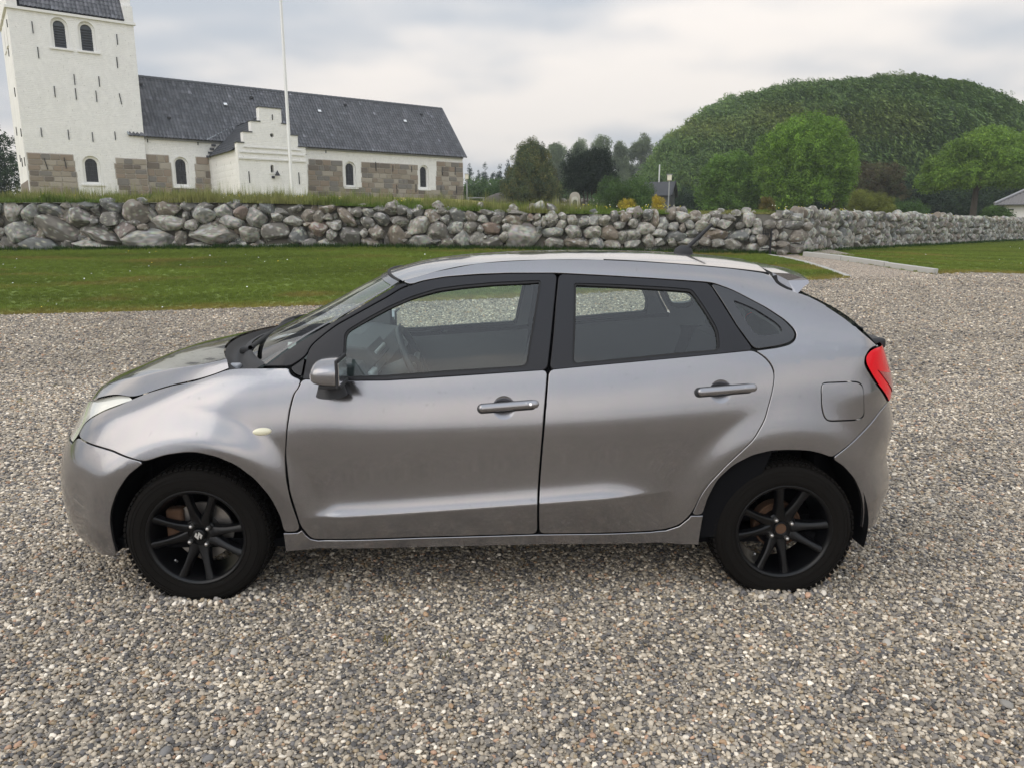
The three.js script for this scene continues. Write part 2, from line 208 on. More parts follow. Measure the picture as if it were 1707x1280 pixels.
  for (const [x0, x1] of [[-27.46, -26.87], [-26.1, -25.5]]) { const b = []; for (let i = 0; i < 9; i++) b.push(box(x1 - x0, 0.05, 0.1, (x0 + x1) / 2, 11.85 + i * 0.14, ZT - 0.2).rotateX(0)); put('louvre', merge(b), std(rgb(0.07, 0.075, 0.085), 0.7), church); }
  put('nave_wall', panel([[-23.2, 2.6], [0, 2.6], [0, 7.2], [-24.0, 7.2], [-24.0, 2.6]], W, 0.8, 0), lime, church);
  put('gable_wall', merge([box(0.8, 4.6, 5.7, -0.4, 4.9, -3.75), new THREE.ExtrudeGeometry(shape([[-6.85, 7.2], [0.1, 7.2], [-3.35, 11.1]]), { depth: 0.5, bevelEnabled: false }).rotateY(-Math.PI / 2)]), lime, church);
  put('back_wall', box(24, 4.6, 0.8, -12, 4.9, -6.9), lime, church);
  // tower
  put('tower_wall', panel([[-29.6, 2.6], [-23.25, 2.6], [-23.25, 13.66], [-29.6, 13.66]], T, 1.2, ZT), lime, church);
  put('tower_side', merge([box(1.2, 11.06, 4.9, -29.0, 8.13, -3.5), box(6.35, 11.06, 0.3, -26.42, 8.13, -6.1), box(0.9, 11.06, 4.9, -23.7, 8.13, -3.5)]), lime, church);
  for (const z of [-2.3, -4.2]) put('blind_arch', panel(arch(-0.5, 0.75, 0, 1.5), [], 0.06, 0).rotateY(-Math.PI / 2).translate(-29.65, 11.9, z), trim, church);
  put('cornice', merge([box(6.55, 0.14, 0.2, -26.42, 13.6, ZT + 0.02), box(0.2, 0.14, 6.4, -29.62, 13.6, -3.05)]), trim, church);
  for (const x of [-29.35, -23.5]) put('stepped_gable', new THREE.ExtrudeGeometry(shape([[-0.25, 0], [6.35, 0], [6.35, 0.9], [5.9, 0.9], [5.9, 1.7], [5.2, 1.7], [5.2, 2.6], [4.4, 2.6], [4.4, 3.5], [1.7, 3.5], [1.7, 2.6], [0.9, 2.6], [0.9, 1.7], [0.2, 1.7], [0.2, 0.9], [-0.25, 0.9]]), { depth: 0.5, bevelEnabled: false }).rotateY(Math.PI / 2).translate(x - 0.25, 13.66, 0), lime, church);
  // tiled roofs: every pantile laid in its course
  const tile = sheet(6, 1, (u, v) => [(u - 0.5) * 0.232, 0.03 * Math.sin(u * Math.PI * 1.75 - 0.35) + 0.03 * (v - 0.5), (v - 0.5) * 0.4]);
  const tileMat = std(rgb(1, 1, 1), 0.62);
  function tiledRoof(name, x0, x1, e, rdg, parent, keep = () => true, tone = 1) {      // e = [y, z] at the eave, rdg at the ridge
    const dy = rdg[0] - e[0], dz = rdg[1] - e[1], L = Math.hypot(dy, dz), a = Math.atan2(dy, Math.abs(dz)), rows = Math.round(L / 0.31), cols = Math.round((x1 - x0) / 0.215), items = [];
    for (let j = 0; j < rows; j++) for (let i = 0; i < cols; i++) { const t = (j + 0.5) / rows, x = x0 + (i + 0.5) * (x1 - x0) / cols, y = e[0] + dy * t, z = e[1] + dz * t; if (!keep(x, y, z)) continue; const c = tileTones[Math.floor(r() * 5)].clone().multiplyScalar((0.85 + 0.3 * r() + 0.22 * fbm(x * 0.25, j * 0.14, 3, 3)) * tone * 1.35); if (r() < 0.012) c.multiplyScalar(1.8); items.push({ p: [x, y + 0.06, z], r: [(dz < 0 ? 1 : -1) * a, 0, (r() - 0.5) * 0.02], s: [1, 1, 1], c }); }
    const slope = put(name, geom([x0, e[0], e[1], x1, e[0], e[1], x1, rdg[0], rdg[1], x0, rdg[0], rdg[1]], [0, 1, 2, 0, 2, 3]), std(rgb(0.05, 0.05, 0.055), 0.9), parent);
    kind(scatter('roof_tiles', tile, tileMat, items, slope), 'stuff'); return slope;
  }
  const roof = tiledRoof('nave_roof', -23.4, 0.22, [7.16, 0.28], [11.25, -3.35], church);
  tiledRoof('nave_roof', -24.1, -23.25, [7.16, 0.28], [7.98, -0.45], church);
  tiledRoof('nave_roof', -23.3, 0.22, [7.16, -7.0], [11.25, -3.35], church);
  put('ridge_tiles', merge(Array.from({ length: 62 }, (_, i) => new THREE.CylinderGeometry(0.13, 0.145, 0.39, 8, 1, true, -Math.PI / 2, Math.PI).rotateZ(Math.PI / 2).rotateX(Math.PI * 0).translate(-23.2 + i * 0.379, 11.24, -3.35))), std(rgb(0.085, 0.09, 0.1), 0.65), church);
  put('verge_board', bar([0.2, 7.18, 0.3], [0.2, 11.26, -3.35], 0.06), std(rgb(0.1, 0.105, 0.115), 0.7), church);
  put('flashing', merge([bar([-24.2, 7.98, -0.42], [-23.25, 8.0, -0.42], 0.05), bar([-24.22, 7.98, -0.42], [-24.12, 7.2, 0.3], 0.05)]), lead, church);
  put('eave_moulding', box(23.2, 0.12, 0.12, -11.6, 7.12, 0.08), std(rgb(0.3, 0.3, 0.3), 0.8), church);
  for (const [x, t] of [[-17.6, 0.62], [-10.9, 0.66], [-4.0, 0.62]]) put('skylight', box(0.22, 0.04, 0.2, 0, 0, 0).rotateX(0.84).translate(x, mix(7.16, 11.25, t) + 0.16, mix(0.28, -3.35, t) + 0.05), std(rgb(0.75, 0.77, 0.8), 0.2), church);
  for (const [x, t] of [[-15.6, 0.8], [-8.6, 0.84], [-2.2, 0.8], [-21.5, 0.3], [-22.6, 0.84]]) put('roof_vent', box(0.22, 0.12, 0.16, x, mix(7.16, 11.25, t) + 0.13, mix(0.28, -3.35, t) + 0.05), dark, church);
  tiledRoof('tower_roof', -28.98, -23.74, [13.72, 0.28], [18.6, -3.0], church, () => true, 1.15); tiledRoof('tower_roof', -28.98, -23.74, [13.72, -6.3], [18.6, -3.0], church);
  // granite ashlar, block by block in its courses
  const granite = [[0.25, 0.21, 0.165], [0.31, 0.27, 0.215], [0.165, 0.14, 0.115], [0.27, 0.215, 0.165], [0.2, 0.185, 0.165], [0.36, 0.32, 0.265]].map((c) => std(rgb(...c), 0.9));
  const blockGeo = [0, 1, 2].map((k) => { const g = rbox(1, 1, 1, 0.09), p = g.attributes.position; for (let i = 0; i < p.count; i++) p.setZ(i, p.getZ(i) + 0.25 * fbm(p.getX(i) * 2 + k * 7, p.getY(i) * 2, k, 2)); g.computeVertexNormals(); return g; });
  const inside = (x, y, poly) => { let c = false; for (let i = 0, j = poly.length - 1; i < poly.length; j = i++) if ((poly[i][1] > y) !== (poly[j][1] > y) && x < ((poly[j][0] - poly[i][0]) * (y - poly[i][1])) / (poly[j][1] - poly[i][1]) + poly[i][0]) c = !c; return c; };
  const rest = [];
  let count = 0;
  function ashlar(poly, z, course, lmin, lmax, field) {
    const ys = poly.map((p) => p[1]), y1 = Math.max(...ys);
    const bed = [];
    for (let y = y1; y > Math.min(...ys) + 0.12;) {
      const h = course * (0.8 + 0.4 * r());
      const cy = y - h / 2, cuts = []; for (let i = 0, j = poly.length - 1; i < poly.length; j = i++) if ((poly[i][1] > cy) !== (poly[j][1] > cy)) cuts.push(((poly[j][0] - poly[i][0]) * (cy - poly[i][1])) / (poly[j][1] - poly[i][1]) + poly[i][0]); cuts.sort((p, q) => p - q);
      for (let n = 0; n + 1 < cuts.length; n += 2) for (let x = cuts[n] + 0.06 * (r() - 0.5), end = cuts[n + 1] + 0.06 * (r() - 0.5); x < end - 0.12;) {
        let w = lmin + (lmax - lmin) * r(); if (x + w > end - 0.22) w = end - x;
        const cx = x + w / 2, gap = 0.035 + 0.02 * r(), g = blockGeo[Math.floor(r() * 3)], m = granite[Math.floor(r() * 6)];
        bed.push(box(w + 0.035 + 0.03 * r(), h + 0.035 + 0.03 * r(), 0.02, cx + 0.02 * (r() - 0.5), cy, z + 0.006 + 0.006 * r()));
        if (count++ < 299) { const o = put('stone', g, m, church); o.scale.set(w - gap, h - gap, 0.07); o.position.set(cx, cy, z + 0.025); o.rotation.z = (r() - 0.5) * 0.03; } else rest.push(g.clone().scale(w - gap, h - gap, 0.07).translate(cx, cy, z + 0.025));
        x += w;
      }
      y -= h;
    }
    put('mortar', merge(bed), mortar, church);
  }
  ashlar([[-29.55, 3.2], [-29.5, 5.87], [-27.2, 5.86], [-27.17, 5.38], [-27.12, 4.14], [-27.1, 3.2]], ZT, 0.36, 0.4, 0.75);
  ashlar([[-24.93, 3.2], [-24.93, 3.9], [-25.05, 5.44], [-24.87, 5.81], [-23.26, 5.8], [-23.26, 3.2]], ZT, 0.34, 0.4, 0.7);
  ashlar([[-23.22, 3.2], [-23.22, 6.0], [-21.95, 6.02], [-21.85, 5.46], [-21.82, 4.1], [-20.4, 4.08], [-20.36, 5.4], [-20.24, 6.14], [-19.46, 6.08], [-19.5, 3.2]], 0, 0.38, 0.4, 0.8);
  ashlar([[-12.9, 3.4], [-12.9, 4.45], [-12.7, 6.56], [-10.24, 6.56], [-10.24, 4.46], [-8.77, 4.47], [-8.74, 6.52], [-4.12, 6.52], [-4.12, 4.53], [-2.5, 4.53], [-2.36, 6.68], [0.005, 6.75], [0.005, 3.4]], 0, 0.36, 0.38, 0.85);
  if (rest.length) kind(put('ashlar', merge(rest), granite[1], church), 'stuff');
  put('mortar', box(0.03, 0.7, 5.6, -29.61, 4.0, -2.8), std(rgb(0.22, 0.18, 0.15), 0.95), church);
  // wrought wall ties
  const tie = (x, y, h, z, tilt = 0.06) => { const o = put('wall_tie', box(0.042, h, 0.05), iron, church); o.position.set(x, y, z); o.rotation.z = tilt; };
  for (const [x, y, h] of [[-28.48, 12.68, 0.61], [-28.35, 11.36, 0.6], [-24.22, 12.62, 0.59], [-24.34, 11.32, 0.61], [-26.69, 10.11, 0.58], [-26.7, 9.32, 0.62], [-27.76, 9.34, 0.61], [-25.41, 10.14, 0.58], [-25.64, 9.29, 0.62], [-28.66, 7.04, 0.51], [-27.31, 7, 0.56], [-26.07, 6.96, 0.55], [-24.85, 7.12, 0.48]]) tie(x, y, h, ZT + 0.02, 0);
  tie(-24.36, 9.27, 0.62, ZT + 0.02, 0.12); tie(-28.63, 5.29, 0.65, ZT + 0.08, 0.2); tie(-27.65, 5.39, 0.61, ZT + 0.08, 0.1);
  for (const [x, y, h] of [[-7.62, 6.13, 0.66], [-6.23, 6.05, 0.44], [-4.64, 6.08, 0.45], [-1.94, 6.05, 0.62], [-0.74, 6.1, 0.62], [-5.94, 4.55, 0.63], [-4.3, 4.67, 0.61], [-2.08, 4.63, 0.5], [-0.65, 4.67, 0.59]]) tie(x, y, h, 0.075, (r() - 0.5) * 0.14);
  for (const [x, y, h] of [[-11.44, 7.0, 0.24], [-23.04, 6.98, 0.24], [-20.07, 6.98, 0.2]]) tie(x, y, h, 0.03, 0);
  for (const [z, y, h] of [[-0.5, 12.85, 0.4], [-2, 11.6, 0.45], [-1.1, 9.3, 0.5], [-3.6, 7.4, 0.5], [-0.3, 7, 0.45], [-3.4, 5.8, 0.4], [-2.3, 5.5, 0.5], [-0.35, 5.4, 0.5]]) { const o = put('wall_tie', box(0.05, h, 0.055), iron, church); o.position.set(-29.62, y, z); }
  // porch with its stepped gable
  const porch = put('porch', panel([[-19.38, 2.5], [-15.24, 2.5], [-15.24, 6.54], [-15.7, 6.54], [-15.7, 7.2], [-16.15, 7.2], [-16.15, 7.82], [-16.64, 7.82], [-16.64, 8.67], [-17.98, 8.67], [-17.98, 7.84], [-18.5, 7.84], [-18.5, 7.2], [-19.0, 7.2], [-19.0, 6.57], [-19.38, 6.57]], [arch(-17.96, -17.22, 2.5, 3.9, 0.4).reverse(), arch(-17.51, -17.29, 4.94, 5.4).reverse(), Array.from({ length: 12 }, (_, i) => [-17.28 + 0.12 * Math.cos(i * Math.PI / 6), 7.11 - 0.12 * Math.sin(i * Math.PI / 6)])], 0.5, 6), lime, church);
  put('side_wall', merge([box(0.5, 3.7, 5.5, -19.13, 4.35, 2.75), box(0.5, 3.7, 5.5, -15.49, 4.35, 2.75)]), lime, porch);
  put('door_arch', panel(arch(-18.06, -17.12, 2.5, 4.0, 0.4), [arch(-17.9, -17.28, 2.45, 3.84, 0.4).reverse()], 0.12, 5.995), trim, porch);
  put('door', merge([panel(arch(-17.92, -17.26, 2.5, 3.86, 0.4), [], 0.05, 5.75), ...[-17.75, -17.59, -17.43].map((x) => box(0.015, 1.2, 0.02, x, 3.1, 5.76))]), std(rgb(0.1, 0.11, 0.14), 0.6), porch);
  put('window_surround', panel(arch(-17.6, -17.2, 4.86, 5.5), [arch(-17.5, -17.3, 4.95, 5.39).reverse()], 0.08, 6.03), trim, porch);
  put('dark_opening', merge([box(0.3, 0.6, 0.05, -17.4, 5.15, 5.6), box(0.4, 0.4, 0.05, -17.28, 7.1, 5.6)]), dark, porch);
  put('string_course', merge([box(4.1, 0.09, 0.1, -17.31, 5.68, 6.02), box(3.9, 0.06, 0.08, -17.31, 6.04, 6.02), box(3.5, 0.06, 0.07, -17.28, 6.34, 6.02)]), lime, porch);
  put('coping', merge([[-19.2, 6.57, 0.46], [-18.75, 7.2, 0.58], [-18.24, 7.84, 0.6], [-17.31, 8.67, 1.42], [-16.4, 7.82, 0.58], [-15.92, 7.2, 0.54], [-15.46, 6.54, 0.54]].map(([x, y, w]) => box(w, 0.06, 0.62, x, y + 0.02, 5.75))), std(rgb(0.07, 0.075, 0.085), 0.6), porch);
  put('lantern', merge([new THREE.ConeGeometry(0.16, 0.3, 10).translate(-17.17, 4.93, 6.22), box(0.24, 0.03, 0.24, -17.17, 4.78, 6.22), bar([-17.17, 4.95, 6.0], [-17.17, 5.0, 6.22], 0.02)]), iron, porch);
  put('letter_box', box(0.16, 0.14, 0.1, -17.38, 4.67, 6.04), iron, porch);
  tie(-17.2, 8.14, 0.3, 6.02, 0); tie(-18.81, 4.62, 0.67, 6.02, 0.02); tie(-15.76, 4.67, 0.69, 6.02, 0.02);
  // porch roof, ridge running back into the nave roof
  const slates = (x0, y0, x1, y1, z0, z1) => { const n = 10, list = []; for (let i = 0; i < n; i++) { const t0 = i / n, t1 = (i + 1.15) / n; list.push(geom([mix(x0, x1, t0), mix(y0, y1, t0) + 0.05, z0, mix(x0, x1, t0), mix(y0, y1, t0) + 0.05, z1, mix(x0, x1, t1), mix(y0, y1, t1) + 0.02, z1, mix(x0, x1, t1), mix(y0, y1, t1) + 0.02, z0], [0, 1, 2, 0, 2, 3])); } return mergeGeometries(list); };
  put('porch_roof', slates(-19.62, 6.1, -17.31, 8.3, -1.2, 5.5), std(rgb(0.05, 0.053, 0.06), 0.8), porch);
  put('porch_roof', slates(-15.0, 6.1, -17.31, 8.3, -1.2, 5.5), std(rgb(0.05, 0.053, 0.06), 0.8), porch);
  put('valley_lead', bar([-19.55, 7.22, 0.26], [-17.6, 8.25, -0.72], 0.05), lead, porch);
  put('eave_steps', merge([0, 1, 2, 3].map((i) => box(0.26, 0.12, 0.1, -19.5 - 0.0 * i, 6.2 + i * 0.24, 0.1 + i * 0.02).translate(0.12 * i, 0, 0))), std(rgb(0.06, 0.062, 0.07), 0.6), porch);
}
// ---------- flagpole ----------
{
  const pole = thing('flagpole', 'tall white flagpole standing before the church porch', 'flagpole', [-11.7, 2.9, -41.13]), white = std(rgb(0.78, 0.78, 0.77), 0.4);
  put('pole', bar([0, 0, 0], [-0.05, 14.5, 0], 0.09, 0.05, 14), white, pole); put('foot', box(0.3, 0.7, 0.2, 0, 0.1, -0.15), std(rgb(0.3, 0.3, 0.3), 0.8), pole); put('halyard', bar([0.1, 1.2, 0.1], [0.04, 14.3, 0.06], 0.008), white, pole);
  const tip = new THREE.SphereGeometry(0.1, 12, 8); tip.translate(-0.05, 14.55, 0); put('finial', tip, std(rgb(0.6, 0.45, 0.1), 0.3, { metalness: 0.8 }), pole);
}
// ---------- dry-stone wall of field boulders ----------
const BOULDERS_A = '-1415,209,25,28,0,1 -1364,201,22,29,15,1 -1299,214,34,17,-10,0 -1258,224,18,11,-5,2 -1195,225,25,13,0,0 -1133,224,28,20,-10,0 -1134,185,29,20,0,0 -1058,206,37,30,-20,2 -1039,236,18,9,-15,0 -979,219,41,26,0,2 -974,176,44,20,0,1 -1227,189,40,28,0,0 -1290,160,68,33,-22,0 -1400,150,41,33,5,1 -1345,117,59,22,-15,0 -1169,143,55,23,-22,0 -1202,112,56,17,0,1 -1095,156,30,26,10,3 -1038,127,77,29,8,1 -1040,165,15,9,0,2 -1178,178,13,9,0,0 -1066,178,15,9,-20,0 -940,131,19,22,0,2';
const BOULDERS_B = '-914,221,18,15,0,0 -876,198,36,22,-5,1 -865,224,21,10,0,0 -815,208,25,22,20,1 -783,229,22,13,-5,0 -768,204,22,19,-10,3 -726,191,31,25,-10,1 -693,215,25,19,-35,0 -665,193,16,12,-10,1 -648,204,18,9,-5,0 -611,215,19,10,15,0 -617,183,25,13,-5,1 -574,193,21,19,0,2 -543,193,16,19,0,2 -517,215,24,12,0,2 -516,192,13,11,-10,2 -467,195,34,17,-38,2 -440,206,16,13,0,0 -903,169,18,17,-10,1 -851,146,61,29,-5,1 -793,176,33,17,-15,1 -745,147,34,23,8,1 -670,153,36,26,5,0 -605,144,27,26,15,0 -548,157,24,22,0,3 -500,170,24,14,0,1 -513,144,15,15,-40,1 -462,140,30,26,0,0 -892,111,44,12,-3,1 -795,111,16,11,0,0 -764,111,16,12,0,1 -730,109,12,13,0,2 -662,106,50,15,0,1 -577,115,28,22,0,0 -529,115,30,19,-10,1 -491,105,27,9,-5,0 -576,170,12,7,0,2 -920,196,9,10,0,0 -925,173,7,15,0,2';
const BOULDERS_C = '-409,178,21,16,0,0 -402,205,19,13,0,0 -375,215,16,10,0,0 -341,215,21,17,15,0 -309,212,16,17,-10,0 -365,186,24,20,0,0 -318,182,24,15,0,0 -287,202,11,16,0,0 -266,209,15,16,-30,0 -261,166,34,25,10,1 -228,196,25,19,-25,2 -195,208,16,10,0,0 -189,186,13,13,-20,0 -156,201,30,19,-15,0 -116,196,19,15,-5,2 -210,153,34,25,-10,2 -159,165,22,16,10,1 -119,166,20,17,0,2 -82,186,16,12,-5,1 -60,162,24,19,-15,3 -90,159,9,11,0,1 -45,185,16,13,0,2 -36,199,19,12,-10,0 -20,182,8,6,0,1 4,186,27,16,0,2 -13,166,15,11,0,1 32,191,12,12,0,0 52,191,12,10,0,3 70,191,10,12,0,2 -330,137,28,32,0,2 -383,150,27,19,10,2 -399,118,30,17,0,2 -419,147,12,13,0,2 -294,143,12,9,0,2 -268,124,39,19,0,1 -304,128,9,7,0,2 -185,119,24,15,10,2 -137,130,33,28,-10,1 -99,133,21,17,0,1 -63,117,37,23,10,0 -23,138,13,16,0,1 38,140,53,38,5,1 72,175,13,10,0,1 -74,206,24,9,-8,0 17,205,30,8,-8,0 75,159,9,10,0,0 -216,125,13,6,0,0 -73,136,7,6,0,1';
const BOULDERS_D = '110,194,20,14,5,1 143,194,12,11,9,1 169,185,15,15,-3,1 202,178,20,16,10,0 230,179,14,15,12,1 261,183,16,14,-5,1 289,194,16,15,-12,0 319,192,17,14,5,2 340,175,14,12,-5,1 305,171,18,11,4,1 138,169,17,14,9,1 112,179,18,12,6,0 90,181,10,19,-8,1 116,152,31,15,4,1 175,151,24,19,7,1 227,152,23,16,3,1 276,148,26,21,10,2 378,163,24,17,2,1 347,144,24,21,-4,1 312,140,16,21,7,1 425,171,16,19,-3,1 406,187,9,25,10,2 385,198,18,15,3,0 452,200,12,14,3,2 478,190,26,15,-10,1 515,196,16,15,-12,2 457,165,15,12,6,1 481,162,11,14,-1,2 536,169,22,15,3,1 500,173,16,14,-2,1 414,148,20,12,5,1 462,140,30,14,4,0 509,148,20,12,10,0 116,119,28,19,-2,1 184,119,34,16,-4,2 241,121,22,16,-8,1 283,119,22,15,-10,1 340,115,26,12,8,1 388,127,16,19,10,1 417,123,14,12,6,1 455,123,16,12,4,1 498,125,28,15,1,1 546,125,18,12,-11,2 573,144,34,15,2,2 584,121,20,11,6,1 640,140,28,19,9,0 628,117,26,14,-10,1 574,198,18,11,4,2 543,187,14,15,-7,1 569,179,14,14,9,1 599,173,22,15,7,1 609,190,20,12,-2,0 634,202,14,11,11,1 642,169,12,11,-10,0 667,183,17,21,3,1 665,205,6,5,12,1 691,173,14,15,3,1 690,154,16,12,8,1 680,131,13,12,-7,0 708,129,18,19,3,2 684,105,18,14,6,1 714,101,15,12,3,1 663,148,11,12,4,1 564,159,11,5,-7,1';
const BOULDERS_E = '743,193,19,10,0,2 776,199,16,12,0,0 802,191,22,11,0,1 726,173,19,13,10,2 759,171,13,15,-15,0 792,167,28,14,5,0 835,165,15,16,0,2 740,142,12,16,0,2 767,139,15,13,0,1 812,138,31,17,0,2 738,116,10,9,0,2 767,116,19,10,0,2 739,97,10,9,0,2 766,94,19,11,0,2 814,104,27,16,0,0 798,84,18,4,0,2';
const STONE_TONES = [[0.17, 0.163, 0.149], [0.245, 0.234, 0.208], [0.21, 0.182, 0.15], [0.225, 0.176, 0.15]];
const ico = mergeVertices(new THREE.IcosahedronGeometry(1, 7).deleteAttribute('normal').deleteAttribute('uv'));
const icoSmall = mergeVertices(new THREE.IcosahedronGeometry(1, 4).deleteAttribute('normal').deleteAttribute('uv'));
function boulder(rx, ry, rz, tone, seed, small) {                    // a worn field stone with facets, grain and lichen
  const r = rng(seed), g = (small ? icoSmall : ico).clone(), p = g.attributes.position, col = [], planes = [], v = V();
  for (let i = 0; i < 11; i++) { const n = V(r() - 0.5, r() - 0.5, (r() - 0.35) * 0.9).normalize(); planes.push([n, 0.6 + 0.26 * r()]); }
  const o = r() * 50, base = STONE_TONES[tone], lich = tone === 1 ? -0.08 + 0.1 * r() : 0.06 + 0.14 * r(), hue = r();
  for (let i = 0; i < p.count; i++) {
    v.fromBufferAttribute(p, i);
    const e = 2.7, q = Math.pow(Math.pow(Math.abs(v.x), e) + Math.pow(Math.abs(v.y), e) + Math.pow(Math.abs(v.z), e), -1 / e); v.multiplyScalar(q);
    for (const [n, d] of planes) { const h = v.dot(n) - d; if (h > 0) v.addScaledVector(n, -h * 0.85); }
    const x = v.x * rx * 5, y = v.y * ry * 5, z = v.z * rz * 5;
    v.multiplyScalar(1 + 0.11 * fbm(x * 0.7 + o, y * 0.7, z * 0.7, 2) + 0.035 * fbm(x * 2.6 + o, y * 2.6, z * 2.6, 2));
    const grain = 0.82 + 0.55 * fbm(x * 3.1 + o, y * 3.1, z * 3.1, 3) + 0.28 * r(), l = smooth(lich, lich + 0.05, fbm(x * 1.7 + o * 2, y * 1.7, z * 1.7, 4)) * (0.6 + 0.4 * r()), moss = smooth(0.24, 0.34, fbm(x * 0.6 + o * 3, y * 0.6, z * 0.6, 2)) * 0.5, warm = 0.94 + 0.12 * hue;
    const L = [0.44, 0.425, 0.375];
    for (let k = 0; k < 3; k++) col.push(mix(mix(base[k] * grain * [warm, 1, 2 - warm][k], [0.1, 0.12, 0.05][k], moss), L[k] * (0.85 + 0.3 * r()), l));
    p.setXYZ(i, v.x * rx, v.y * ry, v.z * rz);
  }
  g.setAttribute('color', new THREE.Float32BufferAttribute(col, 3)); g.computeVertexNormals(); return g;
}
const stoneMat = std(rgb(1, 1, 1), 0.92, { vertexColors: true });
const soilMat = std(rgb(0.2, 0.185, 0.155), 1);
{
  const r = rng(77);
  const wall = thing('stone_wall', 'long dry wall of lichened field boulders below the church, left of the gap with the gate', 'stone wall', [0, 0, -21.5]);
  const list = [BOULDERS_A, BOULDERS_B, BOULDERS_C, BOULDERS_D].join(' ').split(' ').map((t) => t.split(',').map(Number));
  const lay = (parent, at, geo, turn) => { const o = put('stone', geo, stoneMat, parent); o.position.set(...at); o.rotation.z = turn; return o; };
  list.forEach(([x, y, a, b, rot, tone], i) => { const rx = a / 100 * 1.13, ry = b / 100 * 1.13, rz = Math.min(0.42, Math.max(0.16, (rx + ry) * 0.5)); lay(wall, [x / 100, y / 100 - 0.01, -rz * 0.72 - 0.02 + 0.05 * r() - 0.1 * smooth(1.6, 2.3, y / 100)], boulder(rx, ry, rz, tone, 100 + i), rot * Math.PI / 180); });
  const pack = [];                                                   // small stones and wedges between and behind the big ones
  for (let i = 0; i < 330; i++) { const x = mix(-17, 7.3, r()), y = WALLY(x) + mix(-0.1, 1.22, r()), s = 0.09 + 0.1 * r(); pack.push(boulder(s * 1.3, s, s, Math.floor(r() * 3), 2000 + i % 40, true).rotateZ(r() * 3).translate(x, y, -0.3 - 0.12 * r())); }
  for (let x = -19; x < -14.6; x += 0.42) for (let k = 0; k < 4; k++) pack.push(boulder(0.26, 0.2, 0.22, Math.floor(r() * 3), 2300 + k + Math.round(x * 10), true).translate(x + r() * 0.2, WALLY(x) + 0.16 + k * 0.34, -0.2));
  kind(put('packing_stones', mergeGeometries(pack), stoneMat, wall), 'stuff');
  put('earth_core', sheet(80, 6, (u, v) => { const x = mix(-40, 7.75, u), top = yardY(x, 21.93) + 0.03, y = v < 0.5 ? mix(WALLY(x) - 0.3, top - 0.06, v * 2) : top - 0.06 + 0.1 * (v - 0.5), z = v < 0.5 ? -0.34 - 0.12 * v : -0.46 - (v - 0.5) * 2.2; return [x, y, z]; }), soilMat, wall);
  const right = thing('stone_wall', 'lichened boulder wall right of the gate gap, running back towards the white house', 'stone wall', [7.4, 0, -21.5]);
  BOULDERS_E.split(' ').map((t) => t.split(',').map(Number)).forEach(([x, y, a, b, rot, tone], i) => { const rx = a / 100 * 1.05, ry = b / 100 * 1.05, rz = (rx + ry) * 0.5, X = x / 100 - 7.4, back = X > 0.9 ? -(X - 0.9) * 0.9 : 0; lay(right, [X, y / 100, -rz * 0.7 + back], boulder(rx, ry, rz, tone, 900 + i), rot * Math.PI / 180); });
  // coursed rubble receding to the right: laid row by row along the wall's line
  const L = 56, dir = [0.6914, 0.7225]; let n = 0; const tail = [];
  for (let row = 0; row < 5; row++) {
    let s = 1.7 + r() * 0.3;
    while (s < L) {
      const w = (0.24 + 0.6 * r() * r()) * (row === 0 ? 1.25 : row === 4 ? 0.8 : 1), h = (row === 0 ? 0.36 : 0.3) * (0.75 + 0.65 * r()), x = (s + w / 2) * dir[0] + 7.1, d = 21.5 + (s + w / 2) * dir[1] - 0.2, y = WALLY(x) + 0.1 + row * 0.262 + 0.15 * (r() - 0.5), tone = r() < 0.4 ? 1 : r() < 0.55 ? 0 : 2;
      const g = boulder(w * 0.56, h * 0.62, 0.22, tone, 5000 + n, n > 190);
      if (n < 200 || r() < 0.2) { const o = put('stone', g, stoneMat, right); o.position.set(x - 7.4, y, -(d - 21.5) - 0.1); o.rotation.set(0, Math.atan2(dir[1], dir[0]), (r() - 0.5) * 1.1, 'YXZ'); } else tail.push(g.rotateZ((r() - 0.5) * 0.5).rotateY(Math.atan2(dir[1], dir[0])).translate(x - 7.4, y, -(d - 21.5) - 0.1));
      n++; s += w * 0.98;
    }
  }
  if (tail.length) kind(put('far_stones', mergeGeometries(tail), stoneMat, right), 'stuff');
  put('earth_core', sheet(40, 6, (u, v) => { const s = mix(0.2, L, u), x = s * dir[0], d = s * dir[1] + 0.3, y = v < 0.5 ? mix(0.5, 2.08, v * 2) : 2.08 + 0.06 * v; return [x + (v > 0.5 ? -0.6 * (v - 0.5) : 0), y, -d - (v > 0.5 ? (v - 0.5) * 1.4 : 0)]; }), soilMat, right);
  // grasses, weeds and yellow flowers on the crown of the wall
  const items = [], tall = [], g = bladeGeo(14, 3, 31, 0.12), gt = bladeGeo(9, 2.2, 37, 0.045), yel = [];
  for (let i = 0; i < 19000; i++) { const x = mix(-17, 36, Math.pow(r(), 1.25)), d = WALLD(x) + 0.14 + Math.pow(r(), 1.6) * 6, left = smooth(8, -2, x), y = yardY(x, d), k = 0.7 + 0.6 * r(), dryk = smooth(-0.1, 0.25, fbm(x * 0.35, d * 0.3, 5, 2)), h = (0.05 + 0.16 * r() * r()) * (0.38 + 0.95 * left) * (0.6 + 1.2 * smooth(-0.15, 0.25, fbm(x * 0.7, d * 0.5, 2, 2))); items.push({ p: [x, y - 0.01, -d], r: [0, r() * 6.28, 0], s: [0.05, h, 0.05], c: rgb(mix(0.13, 0.25, dryk) * k, mix(0.19, 0.25, dryk) * k, mix(0.04, 0.09, dryk) * k) }); }
